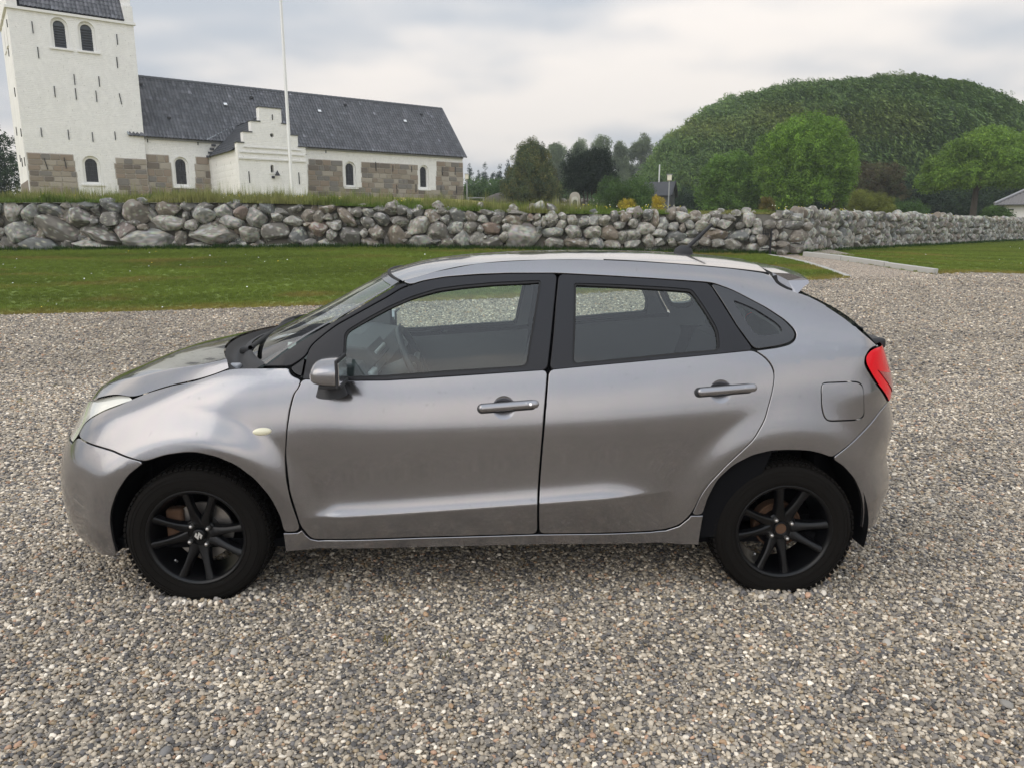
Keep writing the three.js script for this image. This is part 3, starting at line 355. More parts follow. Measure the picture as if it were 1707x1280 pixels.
  for (let i = 0; i < 1900; i++) { const x = mix(-15, 2, r()), d = WALLD(x) + 0.2 + r() * 1.6; if (fbm(x * 0.8, 3, 1, 2) < -0.08) continue; const k = 0.6 + 0.7 * r(); tall.push({ p: [x, yardY(x, d), -d], r: [0, r() * 6, 0], s: [0.05, 0.2 + 0.5 * r() * r(), 0.05], c: rgb(0.26 * k, 0.27 * k, 0.1 * k) }); }
  for (let i = 0; i < 420; i++) { const x = mix(-15, 22, r()), d = WALLD(x) + 0.4 + r() * 2.5; if (fbm(x * 0.4, 8, 1, 2) < 0) continue; yel.push({ p: [x, yardY(x, d) + 0.12 + 0.1 * r(), -d], r: [r(), r() * 6, r()], s: [0.018, 0.018, 0.018], c: r() < 0.7 ? rgb(0.6, 0.5, 0.05) : rgb(0.7, 0.7, 0.62) }); }
  kind(scatter('wall_top_grass', g, grassMat, items), 'stuff'); kind(scatter('tall_grass', gt, grassMat, tall), 'stuff'); kind(scatter('wild_flowers', new THREE.IcosahedronGeometry(1, 0), std(rgb(1, 1, 1), 0.8), yel), 'stuff');
  const weeds = [];                                                  // green growth in the joints and along the foot
  for (let i = 0; i < 2600; i++) { const x = mix(-15, 7.4, r()), foot = r() < 0.6, y = foot ? WALLY(x) + 0.02 : WALLY(x) + r() * 1.0; if (!foot && fbm(x * 1.3, y * 1.3, 4, 2) < 0.1) continue; const k = 0.6 + 0.6 * r(); weeds.push({ p: [x, y, -21.5 + (foot ? 0.1 * r() : -0.16 - 0.1 * r())], r: [foot ? 0 : 0.9, r() * 6, 0], s: [0.035, foot ? 0.06 + 0.1 * r() : 0.05 + 0.06 * r(), 0.035], c: rgb(0.05 * k, 0.095 * k, 0.022 * k) }); }
  for (let i = 0; i < 900; i++) { const x = mix(8.6, 30, r()), k = 0.6 + 0.6 * r(); weeds.push({ p: [x, WALLY(x) + 0.02, -WALLD(x) + 0.25], r: [0, r() * 6, 0], s: [0.05, 0.06 + 0.1 * r(), 0.05], c: rgb(0.05 * k, 0.095 * k, 0.022 * k) }); }
  kind(scatter('weeds', g, grassMat, weeds), 'stuff');
  // the iron gate, seen almost edge on in the gap
  const gate = thing('iron_gate', 'narrow black iron gate standing open in the gap of the boulder wall', 'gate', [7.24, 0.85, -21.35]), iron = std(rgb(0.02, 0.02, 0.022), 0.5, { metalness: 0.4 });
  put('post', box(0.045, 0.8, 0.05, 0, 0.35, 0), iron, gate);
  put('rail', box(0.24, 0.025, 0.03, -0.12, 0.6, -0.02), iron, gate); put('rail', box(0.24, 0.025, 0.03, -0.12, 0.2, -0.02), iron, gate);
  for (let i = 0; i < 4; i++) put('bar', bar([-0.06 - i * 0.05, 0.56, -0.02], [-0.06 - i * 0.05, 0.73, -0.02], 0.009), iron, gate);
  put('hinge', box(0.08, 0.04, 0.06, 0.02, 0.6, 0.01), iron, gate);
}
// ---------- trees and shrubs ----------
function clump(n, seed, size, flat = 0.5) {                          // a spray of leaves in a ball of radius 1
  const r = rng(seed), pos = [], idx = [], a = V(), b = V(), c = V();
  for (let i = 0; i < n; i++) {
    c.set(r() * 2 - 1, r() * 2 - 1, r() * 2 - 1); if (c.length() > 1) { i--; continue; }
    a.set(r() - 0.5, (r() - 0.5) * flat, r() - 0.5).normalize(); b.set(r() - 0.5, r() - 0.5, r() - 0.5).cross(a).normalize();
    const s = size * (0.6 + 0.8 * r()), o = pos.length / 3;
    for (const [p, q] of [[-1, 0], [0, 0.42], [1, 0], [0, -0.42]]) pos.push(c.x + a.x * p * s + b.x * q * s, c.y + a.y * p * s + b.y * q * s, c.z + a.z * p * s + b.z * q * s);
    idx.push(o, o + 1, o + 2, o, o + 2, o + 3);
  }
  const g = geom(pos, idx); g.deleteAttribute('normal'); return g;
}
const SPRAY = [clump(26, 1, 0.24), clump(26, 2, 0.24), clump(40, 3, 0.19)], NEEDLE = clump(34, 9, 0.3, 2.2);
const leaf = leafMat(0.3), bark = std(rgb(0.09, 0.075, 0.06), 0.95), darkLeaf = leafMat(0.12);
// lobes: [x, y, z, rx, ry, rz]; leaves gather towards the lobes' upper shells
function crown(parent, lobes, per, size, tones, seed, m = leaf, geo = SPRAY[0], stretch = [1, 0.8, 1], inner = 0.18) {
  const r = rng(seed), items = [], tot = lobes.reduce((s, l) => s + Math.pow(l[3] * l[4] * l[5], 2 / 3), 0);
  for (const l of lobes) {
    const n = Math.round(per * Math.pow(l[3] * l[4] * l[5], 2 / 3) / tot), tone = 0.78 + 0.44 * r();
    for (let i = 0; i < n; i++) {
      const a = r() * 6.283, h = r() * 2 - 1, q = Math.sqrt(1 - h * h), k = r() < inner ? 0.3 + 0.5 * r() : 0.8 + 0.3 * Math.pow(r(), 1.5), d = [q * Math.cos(a), h, q * Math.sin(a)];
      const x = l[0] + d[0] * k * l[3], y = l[1] + d[1] * k * l[4], z = l[2] + d[2] * k * l[5], bump = fbm(x * 0.9 / size * 0.4, y * 0.9 / size * 0.4, z * 0.9 / size * 0.4 + seed, 2);
      if (bump < -0.2 + 0.1 * r()) continue;
      const c = tones[Math.floor(r() * tones.length)], v = tone * (0.72 + 0.5 * r()), s = size * (0.65 + 0.7 * r());
      items.push({ p: [x, y, z], r: [r() * 6, r() * 6, r() * 6], s: [s * stretch[0], s * stretch[1], s * stretch[2]], c: rgb(c[0] * v, c[1] * v, c[2] * v) });
    }
  }
  return scatter('crown', geo, m, items, parent);
}
function trunk(parent, h, r0, r1, limbs, seed) {
  const r = rng(seed), list = [bar([0, -0.3, 0], [0.1 * (r() - 0.5), h, 0.1 * (r() - 0.5)], r0, r1, 10)];
  for (const [x, y, z] of limbs) list.push(bar([0, h * (0.55 + 0.35 * r()), 0], [x, y, z], r1 * 0.8, r1 * 0.2, 7));
  put('trunk', merge(list), bark, parent);
}
function lobed(n, w, h, y0, seed, top = 0.75, round = 0.42) {        // lobes heaped into a rounded crown w wide and h high
  const r = rng(seed), out = [[0, y0 + h * 0.48, 0, w * 0.34, h * 0.42, w * 0.34]];
  for (let i = 0; i < n; i++) { const a = i * 2.4 + r(), t = (i + 0.5) / n, y = y0 + h * (0.14 + 0.74 * t), rad = w * 0.5 * Math.sqrt(Math.max(0.05, 1 - Math.pow((t - 0.32) / (top), 2))) * (0.62 + 0.25 * r()), s = w * (0.13 + 0.1 * r()); out.push([Math.cos(a) * rad, y, Math.sin(a) * rad, s * 1.2, s * 0.85, s * 1.2]); }
  return out;
}
const FRESH = [[0.15, 0.265, 0.034], [0.18, 0.3, 0.04], [0.125, 0.225, 0.03]], MID = [[0.075, 0.135, 0.034], [0.095, 0.16, 0.04], [0.06, 0.115, 0.03]], DEEP = [[0.034, 0.062, 0.024], [0.045, 0.075, 0.026], [0.026, 0.05, 0.02]], BEECH = [[0.135, 0.215, 0.062], [0.175, 0.26, 0.072], [0.11, 0.185, 0.056]];
{ // golden cypress beside the far churchyard wall
  const t = thing('cypress_tree', 'tall golden-tipped cypress with a dark trunk, next to the church gable', 'tree', [1.75, 3.4, -70]);
  trunk(t, 3, 0.22, 0.12, [], 1);
  const r = rng(6), lobes = []; for (let i = 0; i < 46; i++) { const y = 0.9 + 4.4 * (i / 45), w = 2.75 * Math.pow(1 - i / 47, 0.6) * (0.82 + 0.3 * r()) * (i < 8 ? 0.75 + i * 0.03 : 1), a = i * 2.4 + r(); lobes.push([Math.cos(a) * w * 0.82, y, Math.sin(a) * w * 0.82, 0.8, 0.55, 0.8]); } lobes.push([0, 2.6, 0, 1.6, 2.3, 1.6], [0.1, 5.6, 0, 0.4, 0.6, 0.4], [-0.1, 5.1, 0, 0.75, 0.6, 0.75]);
  crown(t, lobes, 3600, 0.32, [[0.1, 0.13, 0.055], [0.125, 0.15, 0.055], [0.075, 0.105, 0.05], [0.2, 0.19, 0.06]], 5, leafMat(0.1), SPRAY[2]);
}
{ // dark yew
  const t = thing('yew_tree', 'dark dense rounded yew with several bare stems, right of the golden cypress', 'tree', [6.15, 3.35, -62]), r = rng(12);
  for (let i = 0; i < 6; i++) put('trunk', bar([-0.5 + i * 0.25, -0.2, 0.3 * r()], [-0.9 + i * 0.38, 1.5, 0.3 * r()], 0.07, 0.05), bark, t);
  crown(t, lobed(30, 4.1, 3.4, 1.0, 14, 0.8), 2600, 0.28, [[0.024, 0.038, 0.022], [0.032, 0.048, 0.026], [0.018, 0.03, 0.018]], 15, darkLeaf, SPRAY[2]);
}
// row of poplars far behind, the sky showing through
[[6.6, 12.6, 5], [11, 13.2, 5.4], [14.6, 14.4, 5.8], [18.6, 13.2, 5.4], [23, 15.4, 6.6], [28, 15, 6.4]].forEach(([x, h, w], i) => {
  const t = thing('poplar_tree', ['airy grey-green poplar, nearest the cypress in the far row', 'airy poplar second from the cypress in the far row', 'airy poplar behind the dark yew in the far row', 'airy poplar just right of the dark yew in the far row', 'tallest airy poplar over the dark roofed shed', 'airy poplar touching the edge of the great dome of trees'][i], 'tree', [x + 1.5, 3.5, -140 - i * 2], 0, 'poplars in the far row');
  const r = rng(40 + i), lobes = []; for (let k = 0; k < 30; k++) { const y = 2.2 + (h - 2.4) * r(), a = r() * 6.28, d = w * 0.42 * Math.sqrt(r()) * (1 - Math.pow(y / h, 3) * 0.6); lobes.push([Math.cos(a) * d, y, Math.sin(a) * d, 0.75 + 0.4 * r(), 0.9 + 0.6 * r(), 0.75 + 0.4 * r()]); }
  trunk(t, h * 0.8, 0.25, 0.1, lobes.slice(0, 14).map((l) => l.slice(0, 3)), 50 + i);
  crown(t, lobes, 2700, 0.48, [[0.17, 0.215, 0.11], [0.2, 0.245, 0.12], [0.14, 0.18, 0.1]], 60 + i, leaf, SPRAY[1]);
});
// green belt behind the churchyard
{
  const r = rng(70), lobes = []; for (let i = 0; i < 60; i++) { const x = mix(-6, 48, i / 59); lobes.push([x, 3 + 1.6 * r() + (x > 22 ? 1.2 : 0), -112 - 6 * r(), 2.2 + r(), 1.6 + 1.2 * r(), 2]); lobes.push([x, 1.6, -110 - 3 * r(), 2, 1.4, 2]); }
  const belt = thing('hedgerow', 'band of green bushes closing the far end of the churchyard', 'hedgerow', [0, 2.4, 0]); kind(crown(belt, lobes, 9000, 0.5, MID, 71), 'stuff');
}
{ // trees on the far side of the fields to the right
  const r = rng(75), lobes = []; for (let i = 0; i < 70; i++) { const a = mix(0.72, 1.75, i / 69), R = 120 + 12 * r(), h = 3 + 4 * r(); lobes.push([Math.sin(a) * R, h * 0.6, -Math.cos(a) * R, 3.2 + r() * 2, h, 3]); }
  const belt = thing('treeline', 'distant belt of trees closing the fields on the right', 'treeline', [0, 2, 0]); kind(crown(belt, lobes, 7000, 0.8, MID, 76), 'stuff');
}
{ // spruces beyond the church gable
  const r = rng(80), xs = [-7.6, -6.2, -5.2, -4, -2.9, -1.6, -0.5, 0.8];
  xs.forEach((x, i) => { const h = [8.4, 7.5, 8.8, 7.7, 8.2, 9, 8.3, 8][i] * 0.93, t = thing('spruce_tree', `dark blue-green spruce past the church gable, ${['leftmost', 'second from the left', 'third from the left', 'fourth from the left', 'fourth from the right', 'third from the right', 'second from the right', 'rightmost'][i]} of its row`, 'tree', [x + 1.0, 3.4, -118 - 4 * r()], r() * 6, 'dark spruces past the church gable'); put('trunk', bar([0, 0, 0], [0, h * 0.9, 0], 0.16, 0.04), bark, t); const lobes = []; for (let k = 0; k < 14; k++) { const f = k / 13; lobes.push([0, 0.8 + f * (h - 0.9), 0, 1.7 * (1 - f) + 0.12, 0.42, 1.7 * (1 - f) + 0.12]); } crown(t, lobes, 420, 0.34, [[0.034, 0.062, 0.042], [0.045, 0.075, 0.05], [0.028, 0.05, 0.036]], 90 + i, darkLeaf, NEEDLE, [1, 0.6, 1]); });
}
[[-3.6, 3.1, 4.2, 2.9, 'mid green bush under the spruces, right of the church gable'], [-1.0, 3.1, 4.8, 3.4, 'mid green bush under the spruces, left of the cypress']].forEach(([x, y, w, h, label], i) => { const t = thing('bush', label, 'bush', [x, y, -80 - i]); put('stem', bar([0, 0, 0], [0, 1, 0], 0.08, 0.05), bark, t); crown(t, lobed(16, w, h, 0.1, 101 + i), 900, 0.32, MID, 103 + i); });
{ // the great wind-shaped dome of trees
  const t = thing('dome_grove', 'great dome of wind-shaped beech trees rising over the whole right side', 'grove', [46, 3.2, -100]), r = rng(120), items = [], tr = [];
  const RX = 28.5, RR = 19.5, RY = 15.4, RZ = 20, S = [[], []];
  const put1 = (u, w2, k, sz) => { // u: angle round, w2: 0 foot .. 1 crown
    const ph = w2 * Math.PI / 2, cx = Math.cos(u), sz2 = Math.sin(u), flat = Math.pow(Math.cos(ph), cx > 0 ? 0.8 : 0.68), x = cx * (cx > 0 ? RR : RX) * flat * k, z = sz2 * RZ * flat * k, y = RY * Math.pow(Math.sin(ph), 0.86) * k;
    const roll = 1 + 0.085 * fbm(x * 0.2, y * 0.34, z * 0.2, 3) + 0.035 * fbm(x * 0.6, y * 0.9, z * 0.6, 2);
    const c = BEECH[Math.floor(r() * 3)], v = 0.8 + 0.4 * r(), nx = x / RX / RX, nz = z / RZ / RZ, a = Math.atan2(nx, nz);
    const warm = smooth(0.05, 0.3, fbm(x * 0.09, y * 0.15, 3, 2));
    S[r() < 0.5 ? 0 : 1].push({ p: [x * roll, Math.max(0.2, y * roll), z * roll], r: [0.55 * (1 - w2) * (r() + 0.2), a + (r() - 0.5) * 0.8, -0.45 + (r() - 0.5) * 0.7], s: [sz * 1.5, sz * mix(0.95, 0.5, w2), sz * 1.1], c: rgb(c[0] * v * (1 + 0.35 * warm), c[1] * v * (1 + 0.1 * warm), c[2] * v) });
  };
  for (let i = 0; i < 46000; i++) { const u = r() * 6.283, w = Math.pow(r(), 1.15); if (Math.sin(u) < -0.55) continue; put1(u, w, 0.96 + 0.07 * r(), 0.42 + 0.4 * r()); }
  for (let i = 0; i < 9000; i++) { const u = r() * 6.283, w = Math.pow(r(), 1.2); put1(u, w, 0.82 + 0.12 * r(), 0.95); }
  for (let i = 0; i < 700; i++) { const u = r() * 3.14, w = 0.1 + 0.9 * r(); put1(u, w, 1.035 + 0.02 * r(), 0.34); }
  for (let i = 0; i < 40; i++) { const a = r() * 6.28, d = Math.sqrt(r()) * 0.85, x = Math.cos(a) * RX * d, z = Math.sin(a) * RZ * d; tr.push(bar([x, -0.5, z], [x * 0.92 + r(), 12 * (1 - d * 0.5), z * 0.92], 0.3, 0.12, 7)); }
  put('trunk', merge(tr), bark, t);
  kind(scatter('crown', SPRAY[0], leaf, S[0], t), 'stuff'); kind(scatter('crown', SPRAY[2], leaf, S[1], t), 'stuff');
}
{ // the fresh green tree before the dome
  const t = thing('lime_tree', 'bright green round-headed tree standing in front of the dome of trees', 'tree', [23.4, 2.7, -62]);
  trunk(t, 3.2, 0.24, 0.14, [[1.5, 4.6, 0.5], [-1.6, 4.9, 0.3], [0.3, 6, -0.6], [0.9, 5.4, 1.2]], 130);
  crown(t, [...lobed(32, 7.0, 7.0, 0.4, 131, 0.78), [0.1, 6.6, 0, 1.7, 1.3, 1.7]], 6200, 0.34, FRESH, 132);
}
{ const t = thing('alder_tree', 'mid green tree leaning out on the left of the bright round tree', 'tree', [18.6, 2.7, -66]); trunk(t, 2, 0.18, 0.1, [[1, 3, 0], [-1, 3.2, 0.4]], 140); crown(t, lobed(30, 4.8, 5.0, 0.1, 141, 0.8), 3200, 0.33, [[0.125, 0.23, 0.04], [0.155, 0.265, 0.046]], 142); }
{ const t = thing('copper_tree', 'brownish copper-leaved tree between the bright green tree and the round bush', 'tree', [33.4, 2.7, -72]); trunk(t, 2, 0.16, 0.1, [[1, 3, 0]], 145); crown(t, lobed(24, 5.4, 4.6, 0.3, 146), 2400, 0.33, [[0.12, 0.1, 0.04], [0.1, 0.075, 0.036], [0.105, 0.115, 0.04]], 147); }
{ const t = thing('maple_tree', 'spreading light green tree with a visible trunk, left of the white house', 'tree', [37.2, 2.7, -62]);
  trunk(t, 3.0, 0.26, 0.18, [[1.6, 4.6, 0.6], [-2.0, 4.7, 0.4], [3.1, 4.5, 0], [-0.4, 5.9, 0.2], [0.8, 5.4, 1.6], [-3.0, 3.7, 0.4]], 150);
  crown(t, [[-3.1, 3.9, 0.3, 1.3, 0.7, 1.2], [-2.5, 2.9, 0.6, 1.3, 0.6, 1.1], [-1.6, 4.9, 0.6, 1.5, 0.8, 1.4], [0.4, 5.7, 0, 1.8, 0.9, 1.6], [2.4, 5.4, -0.2, 1.8, 0.9, 1.6], [4.0, 4.6, 0, 1.6, 0.9, 1.4], [4.6, 3.5, 0.4, 1.3, 0.7, 1.1], [0.6, 4.4, 1.7, 1.7, 0.7, 1.2], [-0.9, 3.6, 1.8, 1.2, 0.55, 0.9], [2.3, 3.8, 1.6, 1.4, 0.6, 1], [3.4, 2.8, 1, 1.2, 0.5, 0.9], [0.9, 3.4, -1.6, 2.4, 1.2, 1], [-2.1, 3.7, -1.2, 1.6, 0.8, 1], [5.4, 4.2, -0.4, 1.6, 1, 1.3], [5.6, 2.7, 0.2, 1.4, 0.8, 1.1], [-3.6, 2.6, -0.2, 1.1, 0.7, 0.9], [1.4, 6.0, -0.8, 1.6, 0.8, 1.4], [-3.0, 2.9, 1, 1.3, 0.8, 1], [-1.3, 3.0, 2, 1.3, 0.8, 1], [1.1, 2.9, 2.2, 1.5, 0.8, 1], [3.1, 2.8, 1.8, 1.5, 0.8, 1], [5, 3.1, 1, 1.4, 0.9, 1], [0.4, 5.2, 1.2, 2, 1, 1.2]], 8200, 0.33, [[0.17, 0.28, 0.04], [0.2, 0.31, 0.046], [0.14, 0.24, 0.035]], 151);
}
{ const t = thing('undergrowth', 'dark green undergrowth at the foot of the dome of trees', 'undergrowth', [0, 2.5, 0]), r = rng(155), lobes = []; for (let i = 0; i < 46; i++) { const x = mix(14, 62, i / 45); lobes.push([x, 1.2 + 1.3 * r(), -78 - 2 * r(), 1.7, 1.4 + r(), 1.4]); } kind(crown(t, lobes, 6000, 0.42, DEEP, 156, darkLeaf), 'stuff'); }
{ // hedge and trees showing past the tower on the left
  const t = thing('bush', 'dark green trees just showing past the left side of the tower', 'trees', [-50, 2.6, -70]); put('stem', bar([0, 0, 0], [0, 3, 0], 0.2, 0.1), bark, t); crown(t, lobed(30, 10, 9.5, 0, 160), 2600, 0.5, DEEP, 161, darkLeaf);
}
// shrubs on the crest of the wall
const shrub = (name, label, at, w, h, tones, seed, n = 900, size = 0.14, geo = SPRAY[2], m = leaf, g2) => { const t = thing(name, label, 'shrub', [at[0], yardY(at[0], -at[2]) - 0.04, at[2]], 0, g2); put('stem', bar([0, -0.2, 0], [0, h * 0.5, 0], 0.03, 0.02, 6), bark, t); crown(t, lobed(18, w, h, 0.02, seed, 0.85), n, size, tones, seed + 1, m, geo); };
shrub('box_bush', 'clipped round golden-green bush behind the wall, right of the gate gap', [21.2, 2.35, -45.5], 2.2, 1.45, [[0.22, 0.24, 0.045], [0.18, 0.205, 0.042], [0.14, 0.165, 0.04]], 170, 2200, 0.13);
shrub('conifer_bush', 'small upright bronze conifer behind the gate gap', [13.35, 2.3, -40.3], 0.72, 0.95, [[0.17, 0.14, 0.04], [0.2, 0.155, 0.045], [0.12, 0.12, 0.036]], 173, 800, 0.09);
shrub('golden_shrub', 'yellow-leaved shrub, the wider left one of the two yellow shrubs', [6.4, 2.3, -42.5], 0.85, 0.75, [[0.42, 0.33, 0.03], [0.5, 0.4, 0.05], [0.3, 0.27, 0.03]], 176, 260, 0.1);
shrub('golden_shrub', 'yellow-leaved shrub, the taller right one beside the lamp post', [8.05, 2.3, -42.5], 0.65, 0.95, [[0.5, 0.38, 0.03], [0.58, 0.45, 0.05], [0.4, 0.32, 0.03]], 179, 320, 0.1);
shrub('bush', 'broad green bush between the yew and the yellow shrubs', [7.4, 2.9, -50], 3.3, 2.0, MID, 182, 1500, 0.24);
shrub('elder_bush', 'light green bush with pale flowers against the white house', [31.2, 2.3, -49.5], 1.5, 0.8, [[0.09, 0.15, 0.035], [0.07, 0.13, 0.03]], 185, 900, 0.2);
shrub('bush', 'low leafy green bush under the right-hand tree', [26.5, 2.4, -52], 2.9, 1.0, [[0.08, 0.15, 0.03], [0.06, 0.12, 0.028]], 188, 700, 0.2);
// ---------- the car's skin: s runs from the front axle to the rear, Y up, w sideways from the centre line ----------
function spline(xs, ys) {                                            // natural cubic through knots, straight beyond them
  const n = xs.length, m = new Array(n).fill(0), c = new Array(n).fill(0), d = new Array(n).fill(0);
  for (let i = 1; i < n - 1; i++) {
    const h0 = xs[i] - xs[i - 1], h1 = xs[i + 1] - xs[i], b = 2 * (h0 + h1) - h0 * c[i - 1];
    c[i] = h1 / b; d[i] = (6 * ((ys[i + 1] - ys[i]) / h1 - (ys[i] - ys[i - 1]) / h0) - h0 * d[i - 1]) / b;
  }
  for (let i = n - 2; i > 0; i--) m[i] = d[i] - c[i] * m[i + 1];
  const slope = (i, end) => { const h = xs[i + 1] - xs[i]; return (ys[i + 1] - ys[i]) / h + (end ? 1 : -1) * h * ((end ? 2 * m[i + 1] + m[i] : 2 * m[i] + m[i + 1]) / 6); };
  const k0 = slope(0, 0), k1 = slope(n - 2, 1);
  return (x) => {
    if (x <= xs[0]) return ys[0] + k0 * (x - xs[0]);
    if (x >= xs[n - 1]) return ys[n - 1] + k1 * (x - xs[n - 1]);
    let i = 0; while (x > xs[i + 1]) i++;
    const h = xs[i + 1] - xs[i], a = (xs[i + 1] - x) / h, b = 1 - a;
    return a * ys[i] + b * ys[i + 1] + ((a * a * a - a) * m[i] + (b * b * b - b) * m[i + 1]) * h * h / 6;
  };
}
const sstep = (a, b, x) => { const t = Math.min(1, Math.max(0, (x - a) / (b - a))); return t * t * (3 - 2 * t); };
const mixn = (a, b, t) => a + (b - a) * t;
const BELT = spline([-0.6, -0.45, -0.266, -0.05, 0.15, 0.3, 0.5, 0.75, 1.1, 1.482, 2, 2.334, 2.6, 3], [0.72, 0.81, 0.872, 0.945, 0.997, 1.004, 0.988, 0.976, 0.986, 1.006, 1.05, 1.082, 1.107, 1.14]);
const BELTW = spline([-0.6, -0.3, 0, 0.3, 0.5, 0.75, 1.1, 1.6, 2.3, 2.6, 3], [0.69, 0.7, 0.716, 0.737, 0.765, 0.785, 0.793, 0.795, 0.785, 0.768, 0.73]);
const TOPY = spline([0.3, 0.45, 0.6, 0.75, 0.862, 0.92, 1, 1.2, 1.48, 1.73, 2.05, 2.33, 2.51, 2.62, 3], [1.01, 1.115, 1.215, 1.295, 1.35, 1.366, 1.388, 1.426, 1.442, 1.441, 1.423, 1.4, 1.378, 1.36, 1.28]);
const TOPW = spline([0.3, 0.45, 0.6, 0.75, 0.862, 1, 1.2, 1.5, 2, 2.3, 2.58, 3], [0.737, 0.7, 0.665, 0.63, 0.6, 0.562, 0.548, 0.545, 0.545, 0.54, 0.53, 0.5]);
const ROOFC = spline([0.7, 0.9, 1.2, 1.656, 2.2, 2.42, 2.62], [1.36, 1.414, 1.45, 1.466, 1.455, 1.438, 1.41]);
const DOORW = spline([0, 0.128, 0.282, 0.385, 0.56, 0.668, 0.74, 0.805, 0.91, 1], [0.04, 0.043, 0.0485, 0.054, 0.06, 0.0602, 0.055, 0.045, 0.0235, 0.001]);        // half width over the belt's, by height
const FENDW = spline([0, 0.19, 0.385, 0.51, 0.6, 0.7, 0.8, 0.9, 0.96, 1], [0.112, 0.122, 0.128, 0.132, 0.13, 0.118, 0.098, 0.067, 0.034, 0]);
const GLASSW = spline([0, 0.2, 0.5, 0.8, 0.9, 1], [0, 0.13, 0.37, 0.67, 0.81, 1]);
const SF = spline([0.15, 0.2, 0.285, 0.45, 0.6, 0.73, 0.8, 0.85, 0.9, 0.95, 1.05, 1.5], [-0.69, -0.755, -0.8, -0.81, -0.797, -0.75, -0.71, -0.64, -0.56, -0.49, -0.42, -0.4]);
const SR = spline([0.2, 0.24, 0.33, 0.41, 0.53, 0.6, 0.73, 0.83, 0.9, 0.97, 1.07, 1.13, 1.19, 1.25, 1.29, 1.4], [3.09, 3.15, 3.19, 3.21, 3.185, 3.18, 3.19, 3.165, 3.165, 3.135, 3.06, 2.99, 2.92, 2.83, 2.75, 2.55]);
const AF = 0.585, AR = (Y) => mixn(0.43, 0.13, sstep(0.9, 1.2, Y)), NX = 2.4;
function halfWidth(s, Y) {                                            // behind the rear door the shoulder melts into the pillar
  const k = sstep(2.2, 2.45, s);
  return k ? mixn(rawWidth(s, Y), (rawWidth(s, Y - 0.07) + 2 * rawWidth(s, Y - 0.035) + 2 * rawWidth(s, Y) + 2 * rawWidth(s, Y + 0.035) + rawWidth(s, Y + 0.07)) / 8, k) : rawWidth(s, Y);
}
function rawWidth(s, Y) {
  const yb = BELT(s), wb = BELTW(s);
  let w;
  if (Y <= yb) {
    const x = (Y - 0.2) / (yb - 0.2), k = sstep(0.1, 0.62, s);
    w = wb + mixn(FENDW(x), DOORW(x), k);
  } else {
    const yt = TOPY(s), span = Math.max(yt - yb, 0.004), x = (Y - yb) / span;
    const low = wb - (Y - yb) * 1.1;
    w = span < 0.01 ? low : mixn(low, wb + (TOPW(s) - wb) * GLASSW(Math.min(x, 1.25)), Math.min(1, (span - 0.01) / 0.06));
  }
  const d = Y - (0.384 + (s - 0.503) * 0.0705);                     // the pressed line above the sill
  const k = sstep(0.43, 0.62, s) * (1 - sstep(1.7, 2.1, s));
  if (k > 0) w += k * 0.038 * Math.exp(-0.5 * (d + Math.sqrt(d * d + 3e-5)) / 0.062) * (d < 0 ? Math.exp(-d * d / 0.06) : 1);
  for (const [c, a] of [[0, 0.027], [2.52, 0.024]]) w += a * (1 - sstep(0.415, 0.56, Math.hypot(s - c, Y - 0.295)));
  return w;
}
function skin(u, Y) {                                                // u 0..1 round the nose, 1..2 along the side, 2..3 round the tail
  const s0 = SF(Y) + AF, ar = AR(Y), s1 = SR(Y) - ar, e = 2 / NX;
  if (u < 1) { const f = Math.max(0, u) * Math.PI / 2, s = s0 - AF * Math.pow(Math.cos(f), e); return [s, Y, halfWidth(s, Y) * Math.pow(Math.sin(f), e)]; }
  if (u <= 2) { const s = s0 + (u - 1) * (s1 - s0); return [s, Y, halfWidth(s, Y)]; }
  const f = (3 - Math.min(3, u)) * Math.PI / 2, s = s1 + ar * Math.pow(Math.max(0, Math.cos(f)), e);
  return [s, Y, halfWidth(s, Y) * Math.pow(Math.sin(f), e)];
}
function uOf(s, Y) {
  const s0 = SF(Y) + AF, ar = AR(Y), s1 = SR(Y) - ar;
  if (s < s0) return Math.acos(Math.pow(Math.min(1, (s0 - s) / AF), NX / 2)) / (Math.PI / 2);
  if (s > s1) return 3 - Math.acos(Math.pow(Math.min(1, (s - s1) / ar), NX / 2)) / (Math.PI / 2);
  return 1 + (s - s0) / (s1 - s0);
}
// ---------- panels cut from the skin ----------
const clipHalf = (poly, ax, lim, keepLess) => { const out = []; for (let i = 0, n = poly.length; i < n; i++) { const a = poly[i], b = poly[(i + 1) % n], ia = keepLess ? a[ax] <= lim : a[ax] >= lim, ib = keepLess ? b[ax] <= lim : b[ax] >= lim; if (ia) out.push(a); if (ia !== ib) { const t = (lim - a[ax]) / (b[ax] - a[ax]); out.push(ax ? [a[0] + (b[0] - a[0]) * t, lim] : [lim, a[1] + (b[1] - a[1]) * t]); } } return out; };
const area2 = (p) => { let s = 0; for (let i = 0; i < p.length; i++) { const a = p[i], b = p[(i + 1) % p.length]; s += a[0] * b[1] - b[0] * a[1]; } return s; };
function rounded(poly, amount = 0.35, times = 2) {                   // soften traced corners, leaving long straight edges alone
  for (let k = 0; k < times; k++) { const out = []; for (let i = 0; i < poly.length; i++) { const a = poly[(i + poly.length - 1) % poly.length], b = poly[i], c = poly[(i + 1) % poly.length], la = Math.hypot(a[0] - b[0], a[1] - b[1]), lc = Math.hypot(c[0] - b[0], c[1] - b[1]), cut = Math.min(la, lc, 0.035) * amount; if (Math.max(a[0], b[0], c[0]) > 5 || la < 1e-4 || lc < 1e-4) { out.push(b); continue; } out.push([mix(b[0], a[0], Math.min(0.3, cut / la)), mix(b[1], a[1], Math.min(0.3, cut / la))], [mix(b[0], c[0], Math.min(0.3, cut / lc)), mix(b[1], c[1], Math.min(0.3, cut / lc))]); } poly = out; } return poly;
}
